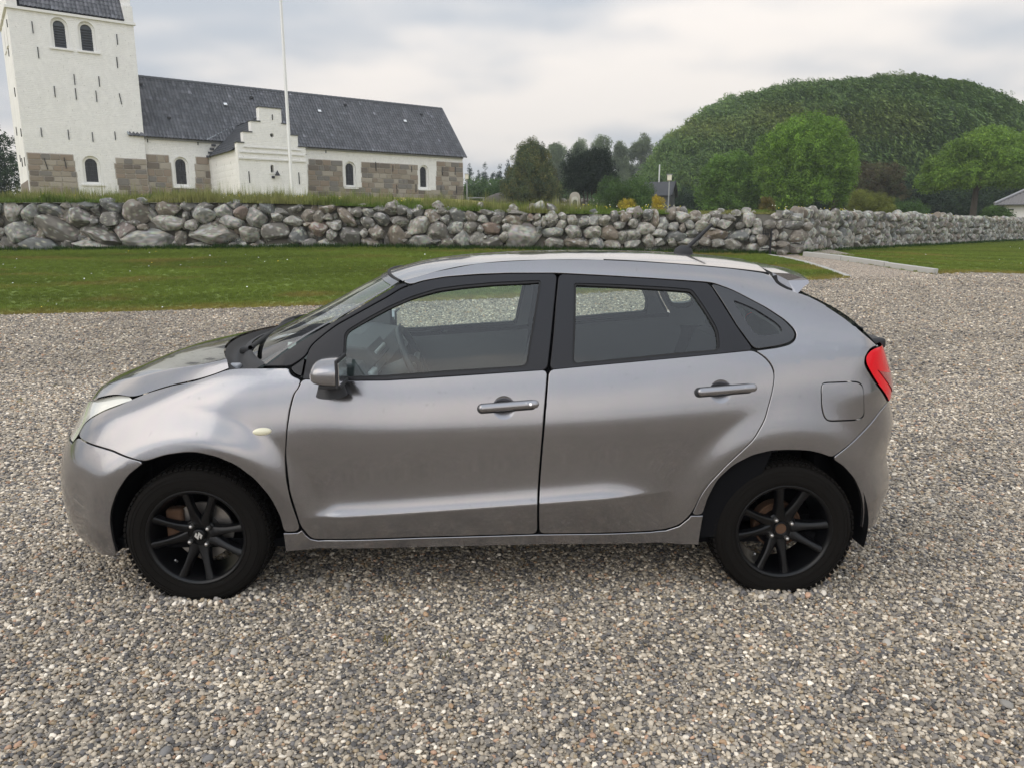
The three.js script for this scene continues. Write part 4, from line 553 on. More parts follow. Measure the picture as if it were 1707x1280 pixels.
function shrink(poly, by) { const sgn = area2(poly) > 0 ? 1 : -1; return poly.map((b, i) => { const a = poly[(i + poly.length - 1) % poly.length], c = poly[(i + 1) % poly.length], n1 = [-(b[1] - a[1]), b[0] - a[0]], n2 = [-(c[1] - b[1]), c[0] - b[0]], l1 = Math.hypot(...n1) || 1, l2 = Math.hypot(...n2) || 1, n = [n1[0] / l1 + n2[0] / l2, n1[1] / l1 + n2[1] / l2], l = Math.max(0.6, Math.hypot(...n)); return [b[0] + sgn * n[0] / l * by, b[1] + sgn * n[1] / l * by]; }); }
const KU = 2.4;                                                      // u counts as about this many metres when outlines are drawn in
const uPt = ([s, Y]) => [s > 5 ? s - 10 : uOf(s, Y), Y];             // s > 5 means a place given by u directly
const denseU = (poly, step = 0.03) => { const out = []; poly.forEach((a, i) => { const b = poly[(i + 1) % poly.length], byU = a[0] > 5 || b[0] > 5, A = byU ? uPt(a) : a, B = byU ? uPt(b) : b, n = Math.max(1, Math.ceil(Math.hypot((B[0] - A[0]) * (byU ? KU : 1), B[1] - A[1]) / step)); for (let k = 0; k < n; k++) { const q = [mix(A[0], B[0], k / n), mix(A[1], B[1], k / n)]; out.push(byU ? q : uPt(q)); } }); return out; };
const shrinkU = (poly, by) => (by ? shrink(poly.map(([u, Y]) => [u * KU, Y]), by).map(([u, Y]) => [Math.max(0, Math.min(3, u / KU)), Y]) : poly);
const GU = [], GY = []; for (let u = 0; u < 1; u += 0.025) GU.push(u); for (let u = 1; u < 2; u += 0.006) GU.push(u); for (let u = 2; u <= 3.0001; u += 0.025) GU.push(u); for (let y = 0.15; y < 1.48; y += y > 0.34 && y < 0.53 ? 0.0055 : 0.0125) GY.push(y);
function skinAt(u, Y, off = 0) {
  const h = 1e-3, a = skin(u, Y), b = skin(Math.min(3, u + h), Y), c = skin(Math.max(0, u - h), Y), d = skin(u, Y + h), e = skin(u, Y - h);
  const U = [b[0] - c[0], b[1] - c[1], b[2] - c[2]], W = [d[0] - e[0], d[1] - e[1], d[2] - e[2]], n = [U[1] * W[2] - U[2] * W[1], U[2] * W[0] - U[0] * W[2], U[0] * W[1] - U[1] * W[0]], l = Math.hypot(...n) || 1;
  for (let i = 0; i < 3; i++) { n[i] /= l; a[i] += n[i] * off; } return { p: a, n };
}
function patch(outline, { hole, off = 0, flange = 0.016, gap = 0.0025, round = true } = {}) {
  let o = outline; if (round) o = rounded(o);
  const outerU = shrinkU(denseU(o), gap), bevel = flange > 0.012 ? 0.003 : 0, faceU = shrinkU(outerU, bevel), rings = [outerU]; let poly = faceU;
  if (hole) { let q = denseU(rounded(hole)); if (area2(q) * area2(poly) > 0) q = q.reverse(); rings.push(q); let bi = 0, bj = 0, best = 9; poly.forEach((a, i) => q.forEach((b, j) => { const d = Math.hypot((a[0] - b[0]) * 3, a[1] - b[1]); if (d < best) { best = d; bi = i; bj = j; } })); poly = [...poly.slice(0, bi + 1), ...q.slice(bj), ...q.slice(0, bj + 1), ...poly.slice(bi)]; }
  const pos = [], nor = [], uv = [], memo = new Map(), at = (u, Y) => { const k = u.toFixed(5) + Y.toFixed(5); if (!memo.has(k)) memo.set(k, skinAt(u, Y, off)); return memo.get(k); };
  const tri = (a, b, c) => { for (const q of [a, b, c]) { const s = at(q[0], q[1]); pos.push(...s.p); nor.push(...s.n); uv.push(s.p[0], s.p[1]); } };
  const us = poly.map((p) => p[0]), u0 = Math.min(...us), u1 = Math.max(...us);
  for (let i = 0; i < GU.length - 1; i++) {
    if (GU[i + 1] <= u0 || GU[i] >= u1) continue;
    const col = clipHalf(clipHalf(poly, 0, GU[i], false), 0, GU[i + 1], true); if (col.length < 3) continue;
    const ys = col.map((p) => p[1]), y0 = Math.min(...ys), y1 = Math.max(...ys);
    for (let j = 0; j < GY.length - 1; j++) {
      if (GY[j + 1] <= y0 || GY[j] >= y1) continue;
      let cell = clipHalf(clipHalf(col, 1, GY[j], false), 1, GY[j + 1], true);
      cell = cell.filter((p, k) => { const q = cell[(k + 1) % cell.length]; return Math.hypot(p[0] - q[0], p[1] - q[1]) > 1e-7; });
      if (cell.length < 3 || Math.abs(area2(cell)) < 1e-10) continue;
      if (area2(cell) < 0) cell.reverse();
      for (const [a, b, c] of THREE.ShapeUtils.triangulateShape(cell.map((p) => new THREE.Vector2(p[0] * 40, p[1] * 40)), [])) tri(cell[a], cell[b], cell[c]);
    }
  }
  if (flange) for (const ring of rings) { const turn = (area2(ring) > 0 ? 1 : -1) * (ring === outerU ? 1 : -1); for (let i = 0; i < ring.length; i++) { const A = at(...ring[i]), B = at(...ring[(i + 1) % ring.length]), t = V(B.p[0] - A.p[0], B.p[1] - A.p[1], B.p[2] - A.p[2]).normalize(), q = t.clone().cross(V(...A.n)).multiplyScalar(turn), deep = ring === outerU ? bevel : 0, C = A.p.map((x, k) => x - A.n[k] * flange), D = B.p.map((x, k) => x - B.n[k] * flange); const A1 = A.p.map((x, k) => x - A.n[k] * deep), B1 = B.p.map((x, k) => x - B.n[k] * deep); for (const s of [A1, B1, D, A1, D, C]) { pos.push(...s); nor.push(q.x, q.y, q.z); uv.push(s[0], s[1]); }
    if (deep) { const E = at(...faceU[i]), F = at(...faceU[(i + 1) % ring.length]), e = [A.n[0] * 0.55 + q.x * 0.83, A.n[1] * 0.55 + q.y * 0.83, A.n[2] * 0.55 + q.z * 0.83]; for (const [s, n] of [[E.p, E.n], [F.p, F.n], [B1, e], [E.p, E.n], [B1, e], [A1, e]]) { pos.push(...s); nor.push(...n); uv.push(s[0], s[1]); } } } }
  return geom(pos, null, uv, nor);
}
const mirrored = (g) => { g = g.index ? g.toNonIndexed() : g.clone(); const p = g.attributes.position, n = g.attributes.normal; for (const a of [p, n]) for (let i = 0; i < a.count; i++) a.setZ(i, -a.getZ(i)); for (const a of Object.values(g.attributes)) for (let i = 0; i < a.count; i += 3) for (let k = 0; k < a.itemSize; k++) { const t = a.array[(i + 1) * a.itemSize + k]; a.array[(i + 1) * a.itemSize + k] = a.array[(i + 2) * a.itemSize + k]; a.array[(i + 2) * a.itemSize + k] = t; } return g; };
const OUT = {
  fender: [[-0.282, 0.863], [-0.205, 0.894], [-0.09, 0.93], [0.024, 0.957], [0.101, 0.983], [0.149, 1.001], [0.201, 1.006], [0.296, 1.008], [0.413, 1.009], [0.419, 0.992], [0.435, 0.978], [0.461, 0.969], [0.469, 0.96], [0.461, 0.932], [0.442, 0.911], [0.427, 0.851], [0.413, 0.766], [0.402, 0.653], [0.405, 0.552], [0.42, 0.453], [0.439, 0.376], [0.447, 0.338], [0.433, 0.32], [0.374, 0.32], [0.362, 0.397], [0.328, 0.483], [0.273, 0.564], [0.203, 0.626], [0.128, 0.662], [0.051, 0.679], [-0.002, 0.679], [-0.081, 0.667], [-0.172, 0.637], [-0.317, 0.673], [-0.547, 0.69], [-0.544, 0.73], [-0.49, 0.771], [-0.416, 0.809], [-0.333, 0.84]],
  headlight: [[10.36, 0.645], [-0.584, 0.658], [-0.55, 0.694], [-0.544, 0.73], [-0.49, 0.771], [-0.416, 0.809], [-0.333, 0.84], [-0.279, 0.859], [-0.275, 0.864], [-0.302, 0.871], [-0.369, 0.866], [-0.487, 0.839], [-0.601, 0.799], [10.32, 0.775], [10.285, 0.74], [10.3, 0.69]],
  bumperF: [[10, 0.685], [10.26, 0.66], [10.36, 0.64], [-0.582, 0.656], [-0.547, 0.69], [-0.317, 0.673], [-0.172, 0.637], [-0.246, 0.581], [-0.304, 0.502], [-0.341, 0.421], [-0.351, 0.368], [-0.352, 0.293], [-0.347, 0.225], [-0.36, 0.205], [-0.45, 0.197], [10.55, 0.19], [10.25, 0.185], [10, 0.185]],
  doorF: [[0.469, 0.964], [0.637, 0.958], [0.824, 0.96], [1.134, 0.979], [1.487, 1.002], [1.473, 0.851], [1.461, 0.702], [1.45, 0.546], [1.444, 0.435], [1.446, 0.311], [0.951, 0.302], [0.594, 0.288], [0.515, 0.283], [0.485, 0.291], [0.464, 0.323], [0.447, 0.351], [0.436, 0.406], [0.415, 0.5], [0.407, 0.603], [0.403, 0.666], [0.413, 0.766], [0.427, 0.851], [0.442, 0.911], [0.461, 0.932]],
  doorR: [[1.497, 1.002], [1.707, 1.021], [2.006, 1.047], [2.353, 1.078], [2.402, 1.045], [2.429, 1.008], [2.436, 0.969], [2.424, 0.904], [2.394, 0.798], [2.347, 0.717], [2.237, 0.608], [2.167, 0.526], [2.135, 0.473], [2.113, 0.414], [2.09, 0.375], [2.052, 0.338], [1.998, 0.316], [1.936, 0.31], [1.458, 0.311], [1.454, 0.435], [1.46, 0.546], [1.471, 0.702], [1.483, 0.851]],
  sill: [[0.374, 0.317], [0.433, 0.317], [0.451, 0.327], [0.466, 0.303], [0.485, 0.284], [0.514, 0.276], [0.593, 0.281], [0.95, 0.295], [1.446, 0.305], [1.936, 0.303], [2.001, 0.309], [2.054, 0.332], [2.094, 0.369], [2.102, 0.381], [2.155, 0.381], [2.143, 0.248], [1.506, 0.257], [0.954, 0.25], [0.378, 0.234]],
  side: [[0.869, 1.361], [0.924, 1.375], [1.001, 1.396], [1.198, 1.433], [1.339, 1.442], [1.48, 1.448], [1.732, 1.447], [1.89, 1.44], [2.049, 1.43], [2.188, 1.419], [2.331, 1.406], [2.449, 1.393], [2.5, 1.386], [2.506, 1.36], [2.514, 1.337], [2.546, 1.318], [2.621, 1.294], [2.694, 1.256], [2.773, 1.2], [2.829, 1.148], [2.903, 1.09], [2.924, 1.081], [2.875, 1.082], [2.844, 1.063], [2.832, 1.039], [2.835, 1.015], [2.855, 0.985], [2.907, 0.921], [3.002, 0.831], [2.932, 0.805], [2.851, 0.741], [2.783, 0.688], [2.698, 0.625], [2.651, 0.644], [2.594, 0.66], [2.514, 0.666], [2.428, 0.665], [2.348, 0.647], [2.269, 0.604], [2.209, 0.543], [2.172, 0.458], [2.155, 0.383], [2.102, 0.383], [2.113, 0.414], [2.135, 0.473], [2.167, 0.526], [2.237, 0.608], [2.347, 0.717], [2.394, 0.798], [2.424, 0.904], [2.436, 0.969], [2.429, 1.008], [2.402, 1.045], [2.353, 1.078], [2.461, 1.091], [2.517, 1.105], [2.54, 1.13], [2.539, 1.156], [2.504, 1.197], [2.428, 1.249], [2.299, 1.318], [2.22, 1.347], [2.164, 1.352], [1.953, 1.366], [1.745, 1.378], [1.543, 1.388], [1.338, 1.388], [1.199, 1.383], [1.06, 1.372], [0.964, 1.356], [0.909, 1.339]],
  taillight: [[2.924, 1.081], [2.875, 1.082], [2.844, 1.063], [2.832, 1.039], [2.835, 1.015], [2.855, 0.985], [2.907, 0.921], [3.002, 0.831], [12.56, 0.845], [12.62, 0.9], [12.63, 0.97], [12.58, 1.05], [12.5, 1.076]],
  bumperR: [[2.698, 0.625], [2.783, 0.688], [2.851, 0.741], [2.932, 0.805], [3.002, 0.829], [12.58, 0.8], [13, 0.78], [13, 0.24], [12.5, 0.235], [2.97, 0.262], [2.884, 0.282], [2.885, 0.325], [2.875, 0.388], [2.852, 0.461], [2.813, 0.528], [2.759, 0.583]],
  apillar: [[0.296, 1.01], [0.326, 1.028], [0.43, 1.1], [0.57, 1.183], [0.718, 1.264], [0.857, 1.345], [0.88, 1.351], [0.911, 1.339], [0.874, 1.328], [0.82, 1.294], [0.721, 1.241], [0.604, 1.178], [0.541, 1.13], [0.499, 1.094], [0.486, 1.058], [0.438, 1.025], [0.413, 1.012]],
  trimTri: [[0.486, 1.056], [0.438, 1.023], [0.414, 1.009], [0.42, 0.992], [0.437, 0.979], [0.461, 0.971], [0.471, 0.971]],
  frameF: [[0.473, 0.969], [0.488, 1.058], [0.502, 1.094], [0.543, 1.13], [0.605, 1.176], [0.721, 1.239], [0.82, 1.292], [0.874, 1.325], [0.912, 1.337], [0.964, 1.354], [1.059, 1.37], [1.199, 1.38], [1.338, 1.386], [1.539, 1.387], [1.524, 1.281], [1.502, 1.113], [1.487, 1.004], [1.134, 0.982], [0.824, 0.963], [0.637, 0.961], [0.474, 0.966]],
  holeF: [[0.642, 1.154], [0.726, 1.204], [0.825, 1.256], [0.924, 1.297], [1.027, 1.326], [1.13, 1.34], [1.268, 1.352], [1.407, 1.358], [1.466, 1.36], [1.47, 1.349], [1.452, 1.25], [1.422, 1.102], [1.406, 1.014], [1.065, 0.992], [0.824, 0.974], [0.637, 0.971]],
  frameR: [[1.549, 1.385], [1.745, 1.376], [1.954, 1.364], [2.162, 1.349], [2.197, 1.345], [2.235, 1.273], [2.29, 1.17], [2.35, 1.08], [2.007, 1.049], [1.707, 1.023], [1.5, 1.004], [1.515, 1.113], [1.534, 1.281]],
  holeR: [[1.611, 1.349], [1.811, 1.343], [2.019, 1.331], [2.113, 1.323], [2.128, 1.306], [2.168, 1.241], [2.21, 1.158], [2.21, 1.078], [1.996, 1.059], [1.794, 1.04], [1.592, 1.023], [1.598, 1.133], [1.61, 1.327]],
  quarterW: [[2.2, 1.344], [2.219, 1.344], [2.299, 1.316], [2.428, 1.247], [2.502, 1.196], [2.536, 1.154], [2.538, 1.131], [2.514, 1.107], [2.459, 1.093], [2.354, 1.08], [2.294, 1.17], [2.238, 1.274]],
  quarterH: [[2.284, 1.281], [2.377, 1.243], [2.466, 1.185], [2.486, 1.156], [2.466, 1.141], [2.396, 1.133], [2.36, 1.144], [2.312, 1.228]],
  fuel: [[2.655, 0.947], [2.792, 0.949], [2.819, 0.938], [2.829, 0.916], [2.84, 0.808], [2.834, 0.79], [2.806, 0.781], [2.674, 0.782], [2.652, 0.797], [2.639, 0.835], [2.635, 0.922], [2.642, 0.942]],
};

// ---------- the car ----------
{
  const car = thing('car', 'metallic grey five-door hatchback with black wheels parked side-on on the gravel', 'car', [-1.362, 0, -3.816], 0.0258);
  const flake = texture(256, (u, v) => { const r = perlin.noise(u * 256 * 0.9, v * 256 * 0.9, 3.3), q = perlin.noise(u * 256 * 0.9, v * 256 * 0.9, 9.1); return [0.5 + 0.06 * r, 0.5 + 0.06 * q, 1]; }, false); flake.repeat.set(7, 7);
  const dust = texture(512, (u, v) => { const n = loopNoise(u, v, 9, 2, 5), s = smooth(0.33, 0.4, loopNoise(u, v, 70, 4, 3)), k = 1 + 0.05 * n - 0.1 * s; return [0.272 * k, 0.266 * k, 0.276 * k]; }); dust.repeat.set(0.8, 0.8);
  const paint = phys(rgb(1, 1, 1), 0.15, { map: dust, metalness: 0.92, normalMap: flake, clearcoat: 1, clearcoatRoughness: 0.03, ior: 1.5 });
  const coat = phys(rgb(1, 1, 1), 0.22, { map: dust, metalness: 0.92, clearcoat: 1, clearcoatRoughness: 0.03 });
  const gloss = phys(rgb(0.012, 0.012, 0.014), 0.16, { clearcoat: 0.6, clearcoatRoughness: 0.1 }), satin = phys(rgb(0.013, 0.013, 0.016), 0.36, { specularIntensity: 0.7 }), plastic = std(rgb(0.022, 0.022, 0.024), 0.62), rubber = std(rgb(0.014, 0.014, 0.015), 0.75);
  const pane = phys(rgb(0.86, 0.945, 0.915), 0, { transmission: 1, thickness: 0, ior: 1.62 }), trimGrey = std(rgb(0.12, 0.128, 0.13), 0.8), liner = phys(rgb(0.008, 0.008, 0.009), 1, { specularIntensity: 0.1 }), lightGrey = std(rgb(0.42, 0.42, 0.4), 0.9), chrome = std(rgb(0.75, 0.75, 0.76), 0.15, { metalness: 1 });
  const side = (name, g, m, parent = car, label) => put(name, g, m, parent, label);
  const ends = {};
  for (const far of [false, true]) {
    const f = (g) => (far ? mirrored(g) : g), P = (name, outline, m, o, parent, label) => put(name, f(patch(outline, o)), m, parent ?? car, label);
    P('fender', OUT.fender, paint, { gap: 0.0035 });
    const lens = phys(rgb(0.95, 0.94, 0.84), 0.08, { transmission: 0.25, thickness: 0, ior: 1.5, clearcoat: 1 });
    const hl = P('headlight', OUT.headlight, lens, { off: -0.001 }); P('reflector', OUT.headlight, std(rgb(0.92, 0.91, 0.82), 0.3, { metalness: 0.1 }), { off: -0.045, gap: 0.006 }, hl);
    put('bulb_bowl', f(new THREE.SphereGeometry(0.06, 20, 12).scale(1, 0.9, 0.7).translate(-0.49, 0.755, 0.44)), std(rgb(0.8, 0.8, 0.78), 0.12, { metalness: 0.9 }), hl);
    P('side_panel', OUT.side, paint, far ? { gap: 0.003 } : { hole: OUT.fuel, gap: 0.003 });
    P('inner_shell', [[0.4, 0.27], [2.3, 0.27], [2.5, 0.8], [2.5, 1.07], [1.5, 0.995], [0.42, 0.95]], liner, { off: -0.03, gap: 0, flange: 0 }); P('centre_pillar', [[1.42, 0.98], [1.58, 0.99], [1.63, 1.41], [1.47, 1.41]], liner, { off: -0.028, gap: 0, flange: 0 });
    P('sill', OUT.sill, paint, { gap: 0.0008, round: false });
    P('pillar_trim', OUT.apillar, satin, { off: 0.001 }); P('corner_trim', OUT.trimTri, plastic, { off: 0.002 });
    const fuel = far ? null : P('fuel_flap', OUT.fuel, paint, { gap: 0.0045 });
    const tl = P('tail_light', OUT.taillight, phys(rgb(0.8, 0.006, 0.016), 0.14, { specularIntensity: 0.6 }), { off: 0.006, gap: 0.001 });
    P('inner_lens', [[2.9, 0.985], [2.96, 0.93], [3.04, 0.86], [12.5, 0.87], [12.58, 0.93]], phys(rgb(0.42, 0.006, 0.012), 0.1, { clearcoat: 1 }), { off: 0.009, flange: 0.003 }, tl);
    P('lamp_back', OUT.taillight, liner, { off: -0.02, gap: 0.004, flange: 0 }, tl);
    // doors
    for (const [which, panelO, frameO, holeO, hx, hy] of [['front', OUT.doorF, OUT.frameF, OUT.holeF, 1.32, 0.853], ['rear', OUT.doorR, OUT.frameR, OUT.holeR, 2.221, 0.915]]) {
      const d = P('door', panelO, paint, { gap: -0.001, hole: Array.from({ length: 28 }, (_, i) => [hx - 0.012 + 0.0475 * Math.cos(i * Math.PI / 14), hy + 0.0475 * Math.sin(i * Math.PI / 14)]) });
      P('window_frame', frameO, satin, { hole: holeO, off: 0.0005, flange: 0.03, gap: -0.001 }, d);
      P('window_seal', shrink(holeO, -0.006), rubber, { hole: shrink(holeO, 0.009), off: -0.004, flange: 0.012, gap: 0 }, d);
      P('pane', shrink(holeO, -0.004), pane, { off: -0.012, flange: 0, gap: 0 }, d);
      P('inner_frame', frameO, trimGrey, { hole: shrink(holeO, -0.004), off: -0.045, flange: 0, gap: 0.01 }, d);
      P('door_card', panelO, trimGrey, { off: -0.075, flange: 0, gap: 0.004 }, d);
      // pull handle over its finger bowl
      const c = skinAt(uOf(hx, hy), hy), q = new THREE.Quaternion().setFromUnitVectors(V(0, 0, 1), V(...c.n)), place = (g) => f(g.rotateZ(0.075).applyQuaternion(q).translate(...c.p));
      const h = put('handle', place(merge([new THREE.CapsuleGeometry(0.0165, 0.2, 6, 14).rotateZ(Math.PI / 2).scale(1, 1.0, 0.62).translate(0, 0.006, 0.026)])), coat, d);
      put('handle_base', place(new THREE.CapsuleGeometry(0.021, 0.205, 6, 14).rotateZ(Math.PI / 2).scale(1, 1, 0.3).translate(0, 0.004, 0.001)), plastic, h);
      put('handle_cap', place(new THREE.CapsuleGeometry(0.0172, 0.03, 6, 14).rotateZ(Math.PI / 2).scale(1, 1, 0.66).translate(0.1, 0.006, 0.0262)), coat, h);
      const bowl = sheet(28, 10, (u, v) => { const a = -u * 2 * Math.PI, r = 0.0482 * v; return [Math.cos(a) * r - 0.012, Math.sin(a) * r, -0.0015 - 0.01 * Math.pow(1 - v * v, 1.2)]; });
      put('finger_bowl', place(bowl.translate(0, 0, 0.001)), coat, h);
      if (which === 'front') put('lock', place(new THREE.CylinderGeometry(0.006, 0.006, 0.004, 16).rotateX(Math.PI / 2).translate(0.097, 0.006, 0.0375)), chrome, h);
    }
    const qw = P('quarter_window', OUT.quarterW, gloss, { hole: OUT.quarterH, off: 0.001 }); P('pane', shrink(OUT.quarterH, -0.004), pane, { off: -0.004, flange: 0, gap: 0 }, qw);
    
    P('inner_trim', [[2.19, 1.355], [2.48, 1.36], [2.66, 1.26], [2.82, 1.1], [2.84, 1.0], [2.3, 1.0], [2.36, 1.08]], trimGrey, { hole: shrink(OUT.quarterH, -0.012), off: -0.05, flange: 0 });
    // side repeater
    { const c = skinAt(uOf(0.31, 0.758), 0.758), q = new THREE.Quaternion().setFromUnitVectors(V(0, 0, 1), V(...c.n)); put('side_repeater', f(new THREE.SphereGeometry(1, 24, 14).scale(0.039, 0.0165, 0.011).rotateZ(0.06).applyQuaternion(q).translate(...c.p)), phys(rgb(0.72, 0.68, 0.5), 0.15, { clearcoat: 1 }), car); }
    // mirror
    const ring = new THREE.CatmullRomCurve3([[-0.085, 0.02], [-0.05, 0.058], [0.03, 0.057], [0.076, 0.036], [0.094, 0.014], [0.096, -0.02], [0.085, -0.041], [0, -0.046], [-0.07, -0.04], [-0.088, -0.01]].map(([w, y]) => V(0, y, w)), true, 'catmullrom', 0.4), taper = [[0.655, 1], [0.645, 1.01], [0.628, 0.995], [0.606, 0.96], [0.585, 0.9], [0.568, 0.79], [0.556, 0.62], [0.55, 0.42], [0.547, 0.2], [0.5465, 0.001]];
    const mir = put('mirror', f(sheet(56, taper.length * 3 - 3, (u, v) => { const k = v * (taper.length - 1), i = Math.min(taper.length - 2, Math.floor(k)), t = k - i, x = mix(taper[i][0], taper[i + 1][0], t), s = mix(taper[i][1], taper[i + 1][1], t), q = ring.getPoint(u % 1); return [x, 1.02 + q.y * s - 0.006 * (1 - s), 0.905 + q.z * mix(0.4, 1, s) * Math.min(1, s * 4)]; })), coat, car);
    put('mirror_glass', f(rbox(0.006, 0.088, 0.165, 0.003, 0.664, 1.022, 0.905)), chrome, mir);
    put('lower_shell', f(merge([rbox(0.09, 0.016, 0.16, 0.006, 0.628, 0.973, 0.905), rbox(0.012, 0.112, 0.186, 0.005, 0.659, 1.024, 0.905)])), plastic, mir);
    put('mirror_foot', f((() => { const g = new THREE.CylinderGeometry(0.046, 0.062, 0.056, 24); g.scale(1, 1, 1.3); return g.translate(0.605, 0.94, 0.845); })()), plastic, mir);
    // wheel-arch liners
    for (const cx of [0, 2.52]) put('arch_liner', f(merge([new THREE.CylinderGeometry(0.378, 0.378, 0.29, 40, 1, true, Math.PI * 0.42, Math.PI * 1.16).rotateX(Math.PI / 2).translate(cx, 0.3, 0.665), new THREE.RingGeometry(0.02, 0.38, 40, 1, -0.3, Math.PI + 0.6).translate(cx, 0.3, 0.52)])), liner, car);
  }
  // bumpers run right round, built as halves that meet on the centre line
  for (const [name, o] of [['front_bumper', OUT.bumperF], ['rear_bumper', OUT.bumperR]]) { const g = patch(o, { gap: 0.0008 }); put(name, mergeGeometries([g, mirrored(g)]), paint, car); }
  { const g = patch([[10, 0.69], [10.26, 0.665], [10.26, 0.78], [10, 0.79]], { off: -0.03, gap: 0 }); put('grille', mergeGeometries([g, mirrored(g)]), plastic, car); const l = patch([[10, 0.3], [10.3, 0.32], [10.34, 0.46], [10, 0.46]], { off: 0.003, flange: 0.004 }); put('lower_intake', mergeGeometries([l, mirrored(l)]), plastic, car); }
  { const g = patch([[12.46, 0.845], [12.6, 0.8], [13, 0.79], [13, 1.05], [12.52, 1.07]], { off: -0.004 }); put('tailgate', mergeGeometries([g, mirrored(g)]), paint, car); const w = patch([[12.5, 1.078], [13, 1.058], [13, 1.36], [12.52, 1.33]], { off: -0.012 }); put('rear_window', mergeGeometries([w, mirrored(w)]), phys(rgb(0.45, 0.5, 0.5), 0, { transmission: 0.9, thickness: 0 }), car); }
  put('rear_wiper', merge([rbox(0.09, 0.04, 0.1, 0.012, 2.985, 1.1, 0.3), bar([2.98, 1.12, 0.3], [2.89, 1.2, 0.02], 0.012), rbox(0.07, 0.05, 0.16, 0.015, 3.03, 1.06, 0.42)]), plastic, car);
  // hood
  const curve3 = (pts) => { const L = [0]; for (let i = 1; i < pts.length; i++) L.push(L[i - 1] + Math.hypot(...pts[i].map((x, k) => x - pts[i - 1][k]))); const T = L.map((x) => x / L[L.length - 1]), c = [0, 1, 2].map((k) => spline(T, pts.map((p) => p[k]))); return (t) => c.map((s) => s(t)); };
  const hoodEdge = curve3([[-0.645, 0.775, 0.33], [-0.585, 0.806, 0.44], [-0.475, 0.846, 0.545], [-0.37, 0.868, 0.61], [-0.275, 0.873, 0.662], [-0.205, 0.894, 0.668], [-0.095, 0.928, 0.686], [0.018, 0.956, 0.706], [0.095, 0.98, 0.71], [0.145, 0.999, 0.702]].map((p) => p)), hoodMid = curve3([[-0.705, 0.79, 0], [-0.66, 0.832, 0], [-0.5, 0.91, 0], [-0.34, 0.972, 0], [-0.15, 1.02, 0], [-0.03, 1.045, 0]]);
  const hoodP = (u, v) => { const a = u * 2 - 1, t = v, E = hoodEdge(t), C = hoodMid(t), k = Math.abs(a), kc = 0.66 + 0.3 * t, g = k < kc ? 0.34 * Math.pow(k / kc, 2) : 0.34 + 0.66 * Math.pow((k - kc) / (1 - kc), 1.15); return [mix(C[0], E[0], Math.pow(k, 2)), mix(C[1], E[1], g), a * E[2]]; };
  put('hood', sheet(120, 60, hoodP), paint, car);
  // cowl, wipers, windscreen
  const wsEdge = curve3([[0.302, 1.008, 0.72], [0.43, 1.1, 0.703], [0.57, 1.183, 0.682], [0.718, 1.264, 0.65], [0.862, 1.35, 0.601]]), wsMid = curve3([[0.07, 1.035, 0], [0.28, 1.135, 0], [0.46, 1.222, 0], [0.6, 1.296, 0], [0.755, 1.372, 0]]);
  const glassP = (u, v) => { const a = u * 2 - 1, k = Math.abs(a), E = wsEdge(v), C = wsMid(v), q = Math.pow(k, 2.2); return [mix(C[0], E[0], q), mix(C[1], E[1], q), a * E[2]]; };
  const ws = put('windscreen', sheet(60, 40, glassP), pane, car);
  put('cowl', sheet(60, 8, (u, v) => { const a = hoodP(u, 1), b = glassP(u, 0.02), t = v; return [mix(a[0] + 0.004, b[0], t), mix(a[1] - 0.01, b[1] + 0.002, t) - 0.05 * Math.sin(Math.PI * Math.min(1, t * 1.25)) * (1 - t * 0.3), mix(a[2], b[2], t)]; }), plastic, car);
  put('screen_border', merge([sheet(60, 2, (u, v) => { const p = glassP(u, 0.95 + 0.05 * v); return [p[0] - 0.002, p[1] + 0.003, p[2]]; }), ...[0, 1].map((s) => sheet(2, 40, (u, v) => { const p = glassP(s ? 0.985 + 0.015 * u : 0.015 * u, v); return [p[0] - 0.002, p[1] + 0.003, p[2]]; }))]), gloss, ws);
  for (const [w0, w1, s0, s1] of [[0.42, -0.28, 0.16, 0.13], [-0.1, -0.62, 0.12, 0.23]]) put('wiper', merge([bar([s0 - 0.02, 1.035, w0], [s0 + 0.05, 1.075, w0 - 0.25], 0.011), tube([[s0 + 0.03, 1.06, w0 + 0.12], [s0 + 0.02, 1.085, (w0 + w1) / 2], [s1 + 0.04, 1.085, w1]], 0.011), rbox(0.05, 0.03, 0.05, 0.012, s0 - 0.03, 1.03, w0)]), rubber, car);
  put('washer_cap', rbox(0.05, 0.03, 0.06, 0.01, 0.135, 0.985, 0.6), std(rgb(0.35, 0.36, 0.38), 0.5), car);
  // roof
  const roofP = (u, v, off = 0) => { const a = u * 2 - 1, k = Math.abs(a), s = mix(0.762 + 0.11 * Math.pow(k, 2.2), 2.5 - 0.02 * k * k, v), w = TOPW(s) * 0.995, q = Math.pow(k, 2.6); return [s, mix(ROOFC(s), TOPY(s), q) - off + 0.001, a * w]; };
  put('roof', sheet(70, 110, (u, v) => roofP(u, v)), paint, car); put('headliner', sheet(24, 40, (u, v) => { const p = roofP(u * 0.96 + 0.02, v, 0.045); return p; }), lightGrey, car);
  put('screen_seal', tube(Array.from({ length: 21 }, (_, i) => { const p = roofP(i / 20, 0); return [p[0] - 0.004, p[1] - 0.001, p[2]]; }), 0.008, 60, 6), rubber, car);
  for (const z of [1, -1]) put('roof_ditch', tube(Array.from({ length: 30 }, (_, i) => { const s = mix(1.75, 2.49, i / 29); return [s, TOPY(s) + 0.0015, z * (TOPW(s) * 0.985)]; }), 0.0042, 60, 6), rubber, car);
